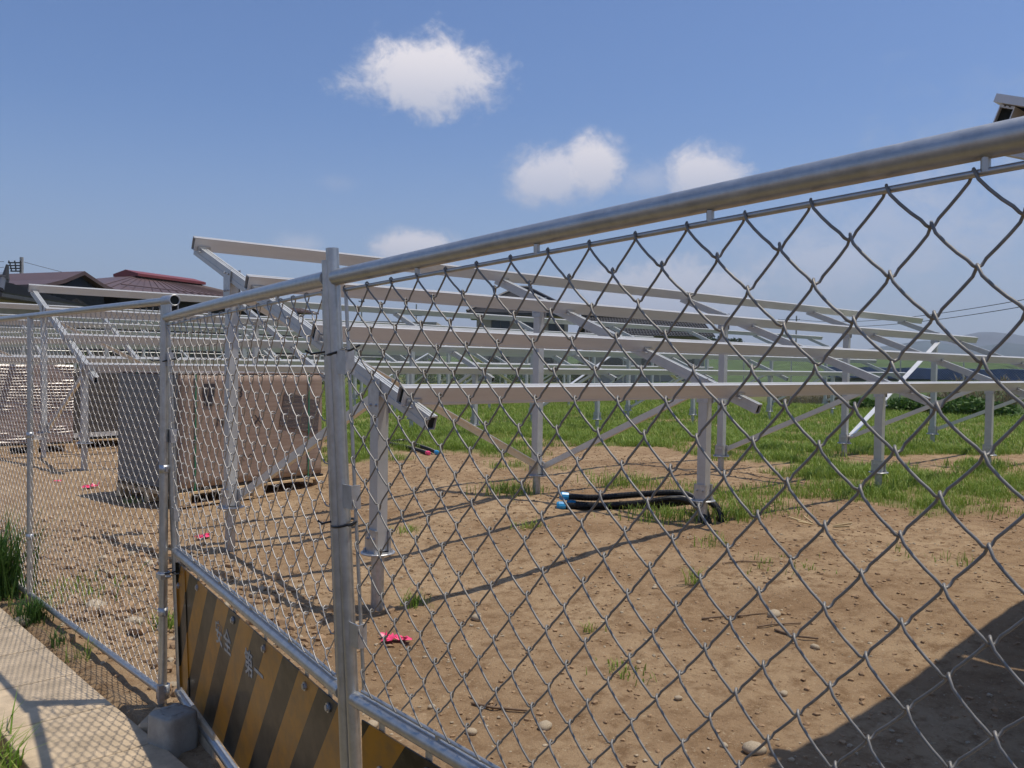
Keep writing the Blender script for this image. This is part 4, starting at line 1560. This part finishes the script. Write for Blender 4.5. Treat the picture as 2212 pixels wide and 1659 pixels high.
far_fence((30.0, -14), (30.0, 43), 'chain link boundary fence beyond the far ends of the racks at the right')
far_fence((2.0, 43.2), (30.0, 43.2), 'chain link boundary fence behind the rear racks in front of the houses')


def leaf_cloud(name, blobs, n, size, matk, parent=None, seed=1):
    """many leaf-sized quads spread through a set of ellipsoids (cx,cy,cz,rx,ry,rz)"""
    g_ = np.random.default_rng(seed)
    bl = np.array(blobs, float)
    vol = bl[:, 3] * bl[:, 4] * bl[:, 5]
    pick = g_.choice(len(bl), n, p=vol / vol.sum())
    d_ = g_.normal(size=(n, 3))
    d_ /= np.linalg.norm(d_, axis=1)[:, None]
    rr = g_.random(n) ** 0.45
    P = bl[pick, :3] + d_ * rr[:, None] * bl[pick, 3:6]
    P = P[P[:, 2] > 0.02]
    n = len(P)
    a = g_.normal(size=(n, 3))
    a /= np.linalg.norm(a, axis=1)[:, None]
    b = np.cross(a, g_.normal(size=(n, 3)))
    b /= np.linalg.norm(b, axis=1)[:, None]
    s = size * g_.uniform(0.6, 1.3, n)[:, None]
    V_ = np.stack([P - a * s * 0.6, P + b * s * 0.3, P + a * s * 0.6, P - b * s * 0.3], 1).reshape(-1, 3)
    F_2 = np.arange(n * 4).reshape(n, 4)
    return np_mesh(name, V_, F_2, M[matk], parent)


def bush(x, y, blobs, n, size, matk, label, cat='bush', name='bush', group=None):
    root = empty(name, (x, y, gz(x, y)), 0, label, cat, group)
    leaf_cloud('foliage', blobs, n, size, matk, root, int(abs(x) * 31 + abs(y) * 7))
    st = MB()
    for (cx, cy, cz, rx, ry, rz) in blobs:
        st.tube([(cx * 0.3, cy * 0.3, -0.05), (cx * 0.8, cy * 0.8, cz * 0.6), (cx, cy, cz + rz * 0.4)], 0.02, 5, radii=[0.03, 0.02, 0.008])
    st.build('stem', M['bark'], root)
    return root


gb_ = 'dark green bushes at the foot of the right boundary fence'
for (x, y, s_, lab) in ((28.6, 9.9, 1.0, 'dark low bush at the boundary fence, at the right edge'), (28.9, 11.3, 0.85, 'dark low bush at the boundary fence, second from the right edge'),
                        (29.2, 13.4, 0.6, 'small weedy bush at the boundary fence further left')):
    bush(x, y, [(0, 0, 0.3 * s_, 0.8 * s_, 1.1 * s_, 0.34 * s_), (0.2, 0.8 * s_, 0.25 * s_, 0.6 * s_, 0.7 * s_, 0.3 * s_), (-0.1, -0.9 * s_, 0.22 * s_, 0.6 * s_, 0.8 * s_, 0.28 * s_)], 3200, 0.13, 'grass_dark', lab, group=gb_)
# dry weeds heaped beyond the right fence
x = rng.uniform(30.6, 35, 26000)
y = rng.uniform(2, 18, 26000)
keep = fbm(x * 0.4 + 3, y * 0.4, 3) > 0.44
x, y = x[keep], y[keep]
zz = ground_z(x, y) + 0.95 * np.exp(-((x - 32.6) / 1.3) ** 2) * sst(y, 3, 6) * (1 - sst(y, 13, 17)) * rng.uniform(0.3, 1, len(x))
o = blades('dry_weeds', x, y, rng.uniform(0.15, 0.5, len(x)), rng.uniform(0.02, 0.05, len(x)), 0.9, 'dry_weed', 77, zz)
tag(o, kind='stuff')
hs = np_mesh('weed_bank', *(lambda q: (q[0], q[1]))((lambda xs, ys: (np.stack([xs.ravel(), ys.ravel(), (ground_z(xs, ys) - 0.03 + 0.85 * np.exp(-((xs - 32.6) / 1.3) ** 2) * sst(ys, 3, 6) * (1 - sst(ys, 13, 17)) * (0.75 + 0.5 * fbm(xs, ys, 3))).ravel()], -1),
     (lambda i: np.stack([i[:-1, :-1], i[1:, :-1], i[1:, 1:], i[:-1, 1:]], -1).reshape(-1, 4))(np.arange(xs.size).reshape(xs.shape))))(*np.meshgrid(np.linspace(30.4, 35.4, 30), np.linspace(2, 18, 60), indexing='ij'))), M['levee'], smooth=True)
tag(hs, kind='structure')

# levee with a long blue sheet behind the right fence
mb = MB()
ys = np.linspace(-260, 420, 69)
prof = [(46, -0.1), (54, 0.35), (60, 0.75), (63, 1.15), (70, 2.05), (78, 2.7), (92, 2.7), (104, -0.2)]
V_ = np.array([[px + 1.2 * math.sin(yy * 0.05), yy, pz + (0.18 * math.sin(yy * 0.23 + px) if 0.5 < pz else 0)] for yy in ys for (px, pz) in prof])
ii = np.arange(len(V_)).reshape(len(ys), len(prof))
o = np_mesh('levee', V_, np.stack([ii[:-1, :-1], ii[:-1, 1:], ii[1:, 1:], ii[1:, :-1]], -1).reshape(-1, 4), M['levee'], smooth=True)
tag(o, kind='structure')
mb = MB()
seg = np.linspace(17, 31, 15)
for a, b in zip(seg[:-1], seg[1:]):
    xa, xb = 60.2 + 1.2 * math.sin(a * 0.05), 60.2 + 1.2 * math.sin(b * 0.05)
    ha, hb = 1.70 + 0.05 * math.sin(a * 2.1), 1.70 + 0.05 * math.sin(b * 2.1)
    mb.add([(xa, a, 0.95), (xb, b, 0.95), (xb + 0.1, b, hb), (xa + 0.1, a, ha), (xa + 1.6, a, 1.0), (xb + 1.6, b, 1.0), (xb + 1.5, b, hb), (xa + 1.5, a, ha)],
           [(0, 1, 2, 3), (3, 2, 6, 7), (7, 6, 5, 4)])
tag(mb.build('blue_sheet', M['tarp']), 'long blue sheeted stack on the grassy bank beyond the right fence', 'tarpaulin')

# ---------------------------------------------------------------- far hills
def hills(name, pts, base, dist_back, col):
    V_, F_2 = [], []
    P = [Vector((a, b, 0)) for a, b, c in pts]
    for i, (a, b, c) in enumerate(pts):
        d_ = Vector((a, b, 0)).normalized()
        for (s_, k) in ((-500, -0.02), (-220, 0.55), (0, 1.0), (400, 0.7), (900, 0.0)):
            V_.append((a + d_.x * s_, b + d_.y * s_, max(-5, c * k)))
    n = 5
    for i in range(len(pts) - 1):
        for j in range(n - 1):
            q = i * n + j
            F_2.append((q, q + 1, q + n + 1, q + n))
    o = MB().add(V_, F_2, True).build(name, hill_mat(name + '_forest', col), None)  # distance haze is painted into the blue of the forest colour
    tag(o, kind='structure')
    return o


def ridge(azs, els, dist):
    out = []
    for a in np.arange(azs[0], azs[-1] + 0.01, 0.35):
        e = np.interp(a, azs, els) + 0.16 * (float(fbm(np.array(a * 1.3), np.array(dist * 0.001), 4)) - 0.5)
        out.append((dist * math.cos(R(a)), dist * math.sin(R(a)), max(2, CAM_H + dist * math.tan(R(max(0.02, e))))))
    return out


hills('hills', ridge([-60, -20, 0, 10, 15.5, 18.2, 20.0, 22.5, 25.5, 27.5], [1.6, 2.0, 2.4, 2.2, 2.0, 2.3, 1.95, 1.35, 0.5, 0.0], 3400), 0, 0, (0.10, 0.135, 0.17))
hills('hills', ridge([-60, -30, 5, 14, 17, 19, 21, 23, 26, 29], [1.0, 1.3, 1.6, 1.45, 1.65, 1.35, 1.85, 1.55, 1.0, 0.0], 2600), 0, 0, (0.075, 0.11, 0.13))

# ---------------------------------------------------------------- houses
def tiled_slope(mb, a, b, c, d_, step, amp=0.03):
    """rows of tiles as thin overlapping courses on the quad a,b (eave) - d,c (ridge)"""
    a, b, c, d_ = map(Vector, (a, b, c, d_))
    n = max(2, int((d_ - a).length / step))
    nr = (b - a).cross(d_ - a).normalized()
    if nr.z < 0:
        nr = -nr
    for k in range(n):
        s0, s1 = k / n, (k + 1.12) / n
        s1 = min(s1, 1)
        p0, p1 = a.lerp(d_, s0), b.lerp(c, s0)
        q0, q1 = a.lerp(d_, s1), b.lerp(c, s1)
        up_ = nr * amp
        mb.add([p0 + up_, p1 + up_, q1, q0, p0, p1], [(0, 1, 2, 3), (4, 5, 1, 0)])


def tile_rolls(mb, a, b, c, d_, pitch, r):
    """round tile rolls running from eave to ridge"""
    a, b, c, d_ = map(Vector, (a, b, c, d_))
    n = max(2, int((b - a).length / pitch))
    for k in range(n + 1):
        p, q = a.lerp(b, k / n), d_.lerp(c, k / n)
        if (q - p).length > 0.2:
            mb.tube([p, q], r, 5, caps=False)


def window(parent, p0, udir, w, z0, z1, ndir, shutter=False):
    """p0: lower-left corner on the wall, udir along wall, ndir outward"""
    f = MB()
    t_ = 0.07
    for (a0, a1, b0, b1) in ((0, w, z0, z0 + t_), (0, w, z1 - t_, z1), (0, t_, z0 + t_, z1 - t_), (w - t_, w, z0 + t_, z1 - t_), (w / 2 - t_ / 2, w / 2 + t_ / 2, z0 + t_, z1 - t_)):
        q0 = Vector(p0) + udir * a0
        q1 = Vector(p0) + udir * a1
        f.bar(q0, q1, ndir, Vector((0, 0, 1)), 0.0, 0.06, b0, b1)
    fo = f.build('window', M['frame_dark'], parent)
    g_ = MB()
    g_.bar(Vector(p0) + udir * t_, Vector(p0) + udir * (w - t_), ndir, Vector((0, 0, 1)), 0.005, 0.018, z0 + t_, z1 - t_)
    g_.build('pane', M['glass'], fo)
    s_ = MB()
    s_.bar(Vector(p0) - udir * 0.05, Vector(p0) + udir * (w + 0.05), ndir, Vector((0, 0, 1)), 0.0, 0.16, z0 - 0.08, z0 - 0.002)
    s_.build('sill', M['frame_dark'], fo)


def walls(mb, x0, y0, x1, y1, z0, z1):
    mb.box((x0, y0, z0), (x1, y1, z1))


# large brown-roofed house at the left (local axes: +x along its ridge)
hb = empty('brown_roof_house', (14.89, 49.14, 0), R(25), 'large dark timber house with a brown metal roof and a red ridge', 'house')
w_ = MB()
w_.box((4.6, 2.4, -0.2), (22.8, 13.2, 5.42))
w_.build('wall', M['dark_wood'], hb)
rf = MB()
ez, rz_, ov = 5.40, 7.25, 0.9
ax, bx = 2.2, 22.8
ry = 7.8
rx0, rx1 = 11.2, 16.0
A_, B_, C_, D_ = (ax - ov, 2.4 - ov, ez), (bx + ov, 2.4 - ov, ez), (bx + ov, 13.2 + ov, ez), (ax - ov, 13.2 + ov, ez)
E_, F__ = (rx0, ry, rz_), (rx1, ry, rz_)
rf.add([A_, B_, C_, D_, E_, F__], [(0, 1, 5, 4), (1, 2, 5), (2, 3, 4, 5), (3, 0, 4)])
rf.add([(p[0], p[1], p[2] - 0.14) for p in (A_, B_, C_, D_)], [(3, 2, 1, 0)])
rf.add([A_, B_, C_, D_] + [(p[0], p[1], p[2] - 0.14) for p in (A_, B_, C_, D_)], [(0, 4, 5, 1), (1, 5, 6, 2), (2, 6, 7, 3), (3, 7, 4, 0)])
roof = rf.build('roof', M['brown_roof'], hb)
sm_ = MB()
for k in range(24):
    f_ = (k + 0.5) / 24
    p = Vector(A_).lerp(Vector(B_), f_)
    q = Vector(E_).lerp(Vector(F__), f_)
    sm_.tube([p + Vector((0, 0, 0.02)), q + Vector((0, 0, 0.02))], 0.03, 4, caps=False)
sm_.build('roof_seam', M['brown_roof'], roof)
sg = MB()
for s_ in (0.28,):
    p0, p1 = Vector(A_).lerp(Vector(E_), s_), Vector(B_).lerp(Vector(F__), s_)
    sg.tube([p0 + Vector((1.5, 0, 0.12)), p1 + Vector((-1.5, 0, 0.12))], 0.035, 5)
sg.build('snow_guard', M['brown_roof'], roof)
rd = MB()
rd.box((rx0 - 0.3, ry - 0.75, rz_ - 0.40), (rx1 + 0.4, ry + 0.75, rz_ + 0.0))
rd.build('ridge_base', M['plaster_dim'], roof)
rd = MB()
rd.add([(rx0 - 0.9, ry - 1.1, rz_ + 0.02), (rx1 + 0.8, ry - 1.1, rz_ + 0.02), (rx1 + 0.8, ry + 1.1, rz_ + 0.02), (rx0 - 0.9, ry + 1.1, rz_ + 0.02), (rx0 - 0.9, ry, rz_ + 0.30), (rx1 + 0.8, ry, rz_ + 0.30),
        (rx0 - 0.9, ry - 1.1, rz_ - 0.16), (rx1 + 0.8, ry - 1.1, rz_ - 0.16), (rx1 + 0.8, ry + 1.1, rz_ - 0.16), (rx0 - 0.9, ry + 1.1, rz_ - 0.16)],
       [(0, 1, 5, 4), (2, 3, 4, 5), (0, 4, 3), (1, 2, 5), (6, 7, 1, 0), (7, 8, 2, 1), (8, 9, 3, 2), (9, 6, 0, 3), (9, 8, 7, 6)])
rd.build('red_ridge', M['red_roof'], roof)
ga_ = MB()                                             # projecting front gable at the left
gx0, gx1, gy0, gz0, gz1 = -1.9, 1.9, 0.0, 5.25, 6.15
gc = (gx0 + gx1) / 2
for s_, x_e in ((-1, gx0 - 0.5), (1, gx1 + 0.5)):
    e_mid = gc + (x_e - gc) * 0.5
    P = [(gc, gz1), (e_mid, gz1 - (gz1 - gz0) * 0.60), (x_e, gz0)]
    for (xa, za), (xb, zb) in zip(P[:-1], P[1:]):
        q = [(xa, gy0, za), (xb, gy0, zb), (xb, 9.5, zb), (xa, 9.5, za)]
        ga_.add(q + [(p[0], p[1], p[2] - 0.20) for p in q], [(0, 1, 2, 3), (7, 6, 5, 4), (0, 4, 5, 1), (1, 5, 6, 2), (3, 2, 6, 7)])
ga_.build('gable_roof', M['brown_roof'], roof)
MB().add([(gx0 + 0.3, gy0 + 0.35, 5.0), (gx1 - 0.3, gy0 + 0.35, 5.0), (gx1 - 0.3, gy0 + 0.35, gz0 - 0.1), (gc + 0.95, gy0 + 0.35, gz1 - 0.80), (gc, gy0 + 0.35, gz1 - 0.26), (gc - 0.95, gy0 + 0.35, gz1 - 0.80), (gx0 + 0.3, gy0 + 0.35, gz0 - 0.1)], [(0, 1, 2, 3, 4, 5, 6)]).build('gable_wall', M['gable_wall'], hb)
MB().box((gx0 + 0.3, gy0 + 0.36, -0.2), (gx1 - 0.3, 9.0, 5.0)).build('gable_bay', M['dark_wood'], hb)
for xw in (6.0, 9.0, 13.0, 17.0):
    window(hb, (xw, 2.4, 0), Vector((1, 0, 0)), 1.8, 1.0, 2.8, Vector((0, -1, 0)))

# tiled house at the left edge
hl = empty('tiled_house', (2.5, 44.35, 0), R(-38), 'grey tiled house cut off by the left edge, behind the utility pole', 'house')
MB().box((0, 0, -0.2), (7.6, 7.0, 4.05)).build('wall', M['plaster'], hl)
rl_ = MB()
a_, b_, c_, d__ = Vector((-0.7, -0.8, 4.05)), Vector((8.4, -0.8, 4.05)), Vector((6.4, 3.5, 4.85)), Vector((0.5, 3.5, 4.85))
tiled_slope(rl_, a_, b_, c_, d__, 0.28, 0.05)
e_, f_ = Vector((8.4, 7.8, 4.05)), Vector((-0.7, 7.8, 4.05))
tiled_slope(rl_, e_, f_, d__, c_, 0.28, 0.05)
tiled_slope(rl_, b_, e_, c_, c_, 0.28, 0.05)
tiled_slope(rl_, f_, a_, d__, d__, 0.28, 0.05)
rl_.box((-0.7, -0.8, 3.90), (8.4, 7.8, 4.045))
ro_ = rl_.build('roof', M['tile'], hl)
rr_ = MB()
tile_rolls(rr_, a_ + Vector((0, 0, 0.06)), b_ + Vector((0, 0, 0.06)), c_ + Vector((0, 0, 0.05)), d__ + Vector((0, 0, 0.05)), 0.24, 0.045)
rr_.build('tile_roll', M['tile'], ro_)
rg_ = MB()
rg_.tube([d__ + Vector((-0.2, 0, 0.12)), c_ + Vector((0.2, 0, 0.12))], 0.20, 8)
rg_.tube([c_ + Vector((0, 0, 0.10)), b_ + Vector((-0.1, 0.1, 0.10))], 0.13, 8)
rg_.tube([c_ + Vector((0.1, 0, 0.12)), c_ + Vector((0.2, 0, 0.75))], 0.12, 6, radii=[0.16, 0.06])
rg_.build('ridge_tile', M['tile'], ro_)
for xw in (1.0, 3.6, 5.6):
    window(hl, (xw, 0.0, 0), Vector((1, 0, 0)), 1.5, 1.1, 2.7, Vector((0, -1, 0)))

# two storey house in the middle distance
hc = empty('two_storey_house', (44.6, 51.6, 0), R(-43.2), 'beige two storey house with grey tiled hip roof seen between the rails', 'house')
MB().box((0, 0, -0.2), (7.2, 7.0, 5.62)).build('wall', M['plaster'], hc)
a_, b_, e_, f_ = Vector((-0.75, -0.75, 5.55)), Vector((7.95, -0.75, 5.55)), Vector((7.95, 7.75, 5.55)), Vector((-0.75, 7.75, 5.55))
d__, c_ = Vector((3.0, 3.5, 7.75)), Vector((4.2, 3.5, 7.75))
rl_ = MB()
tiled_slope(rl_, a_, b_, c_, d__, 0.28, 0.05)
tiled_slope(rl_, e_, f_, d__, c_, 0.28, 0.05)
tiled_slope(rl_, b_, e_, c_, c_, 0.28, 0.05)
tiled_slope(rl_, f_, a_, d__, d__, 0.28, 0.05)
ro_ = rl_.build('roof', M['tile'], hc)
MB().box((-0.80, -0.80, 5.36), (8.0, 7.8, 5.545)).build('eaves', M['frame_dark'], ro_)
rg_ = MB()
for p in (a_, f_):
    rg_.tube([d__ + Vector((0, 0, 0.1)), p + Vector((0, 0, 0.1))], 0.12, 6)
for p in (b_, e_):
    rg_.tube([c_ + Vector((0, 0, 0.1)), p + Vector((0, 0, 0.1))], 0.12, 6)
rg_.tube([d__ + Vector((-0.2, 0, 0.15)), c_ + Vector((0.2, 0, 0.15))], 0.17, 8)
rg_.build('ridge_tile', M['tile'], ro_)
for (xw, ww, z0, z1) in ((1.15, 1.45, 4.05, 5.0), (3.55, 1.0, 4.2, 5.0), (5.65, 1.25, 4.1, 4.85), (0.9, 1.7, 1.0, 2.6), (4.4, 1.7, 1.0, 2.6)):
    window(hc, (xw, 0.0, 0), Vector((1, 0, 0)), ww, z0, z1, Vector((0, -1, 0)))
for (yw, ww) in ((1.0, 0.4), (2.2, 0.4)):
    window(hc, (0.0, yw + ww, 0), Vector((0, -1, 0)), ww, 4.1, 5.1, Vector((-1, 0, 0)))

# lower tiled house to its right
hr = empty('tiled_house', (51.0, 45.2, 0), R(-40), 'low grey tiled house right of the beige two storey house', 'house')
MB().box((0, 0, -0.2), (9.0, 5.0, 3.95)).build('wall', M['plaster_dim'], hr)
a_, b_, c_, d__ = Vector((-0.6, -0.8, 3.9)), Vector((9.6, -0.8, 3.9)), Vector((9.3, 2.5, 5.5)), Vector((-0.3, 2.5, 5.5))
rl_ = MB()
tiled_slope(rl_, a_, b_, c_, d__, 0.30, 0.06)
tiled_slope(rl_, Vector((9.6, 5.8, 3.9)), Vector((-0.6, 5.8, 3.9)), d__, c_, 0.30, 0.06)
ro_ = rl_.build('roof', M['tile'], hr)
rr_ = MB()
tile_rolls(rr_, a_ + Vector((0, 0, 0.06)), b_ + Vector((0, 0, 0.06)), c_ + Vector((0, 0, 0.05)), d__ + Vector((0, 0, 0.05)), 0.24, 0.045)
rr_.build('tile_roll', M['tile'], ro_)
MB().tube([d__ + Vector((-0.2, 0, 0.12)), c_ + Vector((0.2, 0, 0.12))], 0.20, 8).build('ridge_tile', M['tile'], ro_)
MB().add([(0, 0, 3.9), (0, 5, 3.9), (0, 2.5, 5.35)], [(2, 1, 0)]).add([(9, 0, 3.9), (9, 5, 3.9), (9, 2.5, 5.35)], [(0, 1, 2)]).build('gable_wall', M['plaster_dim'], hr)
for xw in (1.0, 4.0, 6.6):
    window(hr, (xw, 0.0, 0), Vector((1, 0, 0)), 1.6, 1.0, 2.6, Vector((0, -1, 0)))

# long low building further off, left of the beige house
hw = empty('low_building', (45.5, 79.2, 0), R(-43), 'long low flat roofed building far behind the racks', 'building')
MB().box((0, 0, -0.2), (13.0, 8.0, 5.3)).build('wall', M['plaster_dim'], hw)
MB().box((-0.25, -0.25, 5.302), (13.25, 8.25, 5.75)).build('roof', M['plaster'], hw)
for k in range(5):
    window(hw, (0.8 + k * 2.4, 0.0, 0), Vector((1, 0, 0)), 1.5, 2.6, 4.0, Vector((0, -1, 0)))

# hedge behind the back fence: dark shrubs along the gardens
bl = []
for k in range(64):
    x_ = 4.0 + k * 0.92 + rng.uniform(-0.3, 0.3)
    h_ = rng.uniform(1.0, 1.9) if k % 9 else 0.5
    y_ = 44.7 + rng.uniform(-0.3, 0.5) + (2.2 if x_ > 31 else 0)
    bl.append((x_, y_, h_ * 0.5, 0.8, 0.6, h_ * 0.52))
tag(leaf_cloud('garden_hedge', bl, 26000, 0.17, 'grass_dark', None, 19), kind='stuff')


# ---------------------------------------------------------------- trees, poles and wires
def tree(x, y, hgt, wd, label, seed, group):
    root = empty('broadleaf_tree', (x, y, -0.3), 0, label, 'tree', group)
    g_ = np.random.default_rng(seed)
    tr = MB()
    tr.tube([(0, 0, 0), (0.1, 0, hgt * 0.3), (0, 0.1, hgt * 0.55), (0.1, 0, hgt * 0.85)], 0.2, 7, radii=[0.28, 0.2, 0.13, 0.04])
    bl = []
    for k in range(9):
        a = k * 2.4
        r_ = wd * (0.2 + 0.3 * g_.random())
        c = (r_ * math.cos(a), r_ * math.sin(a), hgt * (0.42 + 0.42 * g_.random()))
        tr.tube([(0, 0, c[2] * 0.55), (c[0] * 0.5, c[1] * 0.5, c[2] * 0.8), c], 0.08, 5, radii=[0.10, 0.07, 0.02])
        bl.append((*c, wd * 0.30, wd * 0.30, hgt * 0.17))
    tr.build('trunk', M['bark'], root)
    leaf_cloud('crown', bl, 2600, 0.42, 'tree_leaf', root, seed)


gt = 'dark trees on the far field edge'
for k, (x, y, h_) in enumerate(((125.2, 88.2, 6.6), (127.0, 86.6, 7.4), (128.9, 84.9, 7.6), (130.6, 83.4, 7.2), (131.9, 82.1, 6.3))):
    tree(x, y, h_, 3.2, ('leftmost', 'second', 'middle', 'fourth', 'rightmost')[k] + ' dark rounded tree of the far clump right of the houses', 40 + k, gt)
bl = []
for k in range(26):
    a_ = R(27.2 + k * 0.72)
    d_ = 165 + 8 * math.sin(k * 2.1)
    bl.append((d_ * math.cos(a_), d_ * math.sin(a_), 1.6 + 0.5 * math.sin(k * 3.7), 2.0, 2.0, 1.5 + 0.5 * math.sin(k * 3.7)))
tag(leaf_cloud('distant_tree_line', bl, 9000, 0.5, 'tree_leaf', None, 61), kind='stuff')


def pole(x, y, hgt, arms, label, rz, r=0.16):
    root = empty('utility_pole', (x, y, 0), rz, label, 'utility pole', 'utility poles around the field')
    MB().tube([(0, 0, -0.3), (0, 0, hgt)], r, 10, radii=[r * 1.15, r * 0.85]).build('mast', M['pole'], root)
    for (z, l0, l1) in arms:
        ar = MB().bar((l0, -r - 0.02, z), (l1, -r - 0.02, z), (0, 1, 0), (0, 0, 1), -0.05, 0.05, -0.05, 0.05).build('cross_arm', M['frame_dark'], root)
        ins = MB()
        for xx in (l0 + 0.05, (l0 + l1) / 2, l1 - 0.05):
            ins.lathe([(0.0, 0.05), (0.04, 0.055), (0.065, 0.09), (0.04, 0.12), (0.06, 0.16), (0.0, 0.18)], (xx, -r - 0.02, z), 8)
        ins.build('insulator', M['frame_dark'], ar)
    return root


pole(18.66, 77.16, 9.48, [(9.02, -1.0, 0.1), (8.79, -0.9, 0.1), (8.57, -0.85, 0.1), (8.35, -0.8, 0.1)], 'pale utility pole with four short arms at the left edge', R(-50), 0.17)
pole(90.5, 120.8, 11.7, [(10.6, -1.6, 1.8), (9.7, -0.9, 1.0), (7.9, -0.9, 1.4)], 'dark utility pole with cross arms seen through the mesh above the rails', R(-40), 0.14)
pole(66.9, 101.9, 10.5, [(9.9, -0.4, 0.4)], 'thin bare utility pole seen just right of the gate post', R(-40), 0.12)
pole(138.6, 75.6, 10.7, [(10.0, -3.0, 0.5), (9.2, -2.0, 0.4)], 'utility pole with a one sided bracket right of the far trees', R(-60), 0.15)
pole(66.9, 16.2, 8.6, [(6.98, -0.3, 0.9), (6.5, -0.3, 0.9)], 'utility pole just outside the right edge that carries the wires', R(0), 0.14)


def cable(p, q, sag, r, label, group='overhead power wires'):
    p, q = Vector(p), Vector(q)
    mb_ = MB()
    P = []
    for k in range(25):
        s = k / 24
        v = p.lerp(q, s)
        v.z -= sag * 4 * s * (1 - s)
        P.append(v)
    mb_.tube(P, r, 5)
    tag(mb_.build('power_wire', M['cable']), label, 'wire', group)
    return P


cable((138.5, 75.4, 10.05), (66.9, 16.3, 7.1), 1.1, 0.030, 'upper dark overhead wire climbing to the right edge')
P = cable((138.5, 75.4, 9.25), (66.9, 16.3, 6.62), 1.1, 0.030, 'lower spiral bundled overhead wire climbing to the right edge')
for k, (z, s_) in enumerate(((9.1, 0.0), (8.65, 0.15), (8.2, 0.2))):
    cable((17.6, 78.0, z), (-6, 96, z + 1.0 + 0.3 * k), 0.8, 0.018, ('top', 'middle', 'bottom')[k] + ' thin wire running left from the pale pole')
cable((18.8, 77.0, 9.1), (40, 70.5, 6.0), 0.6, 0.018, 'thin wire dropping from the pale pole behind the brown roof')

# ---------------------------------------------------------------- summer haze
hzm = bpy.data.materials.new('summer_haze')
hzm.use_nodes = True
ht = hzm.node_tree
ht.nodes.remove(ht.nodes['Principled BSDF'])
pv_ = ht.nodes.new('ShaderNodeVolumePrincipled')
pv_.inputs['Color'].default_value = (0.86, 0.90, 1.0, 1)
pv_.inputs['Density'].default_value = 0.00020
pv_.inputs['Anisotropy'].default_value = 0.25
ht.links.new(pv_.outputs[0], ht.nodes['Material Output'].inputs['Volume'])
hzb = MB().box((-4300, -4300, -12), (4600, 4600, 330)).build('haze', hzm)
tag(hzb, kind='stuff')
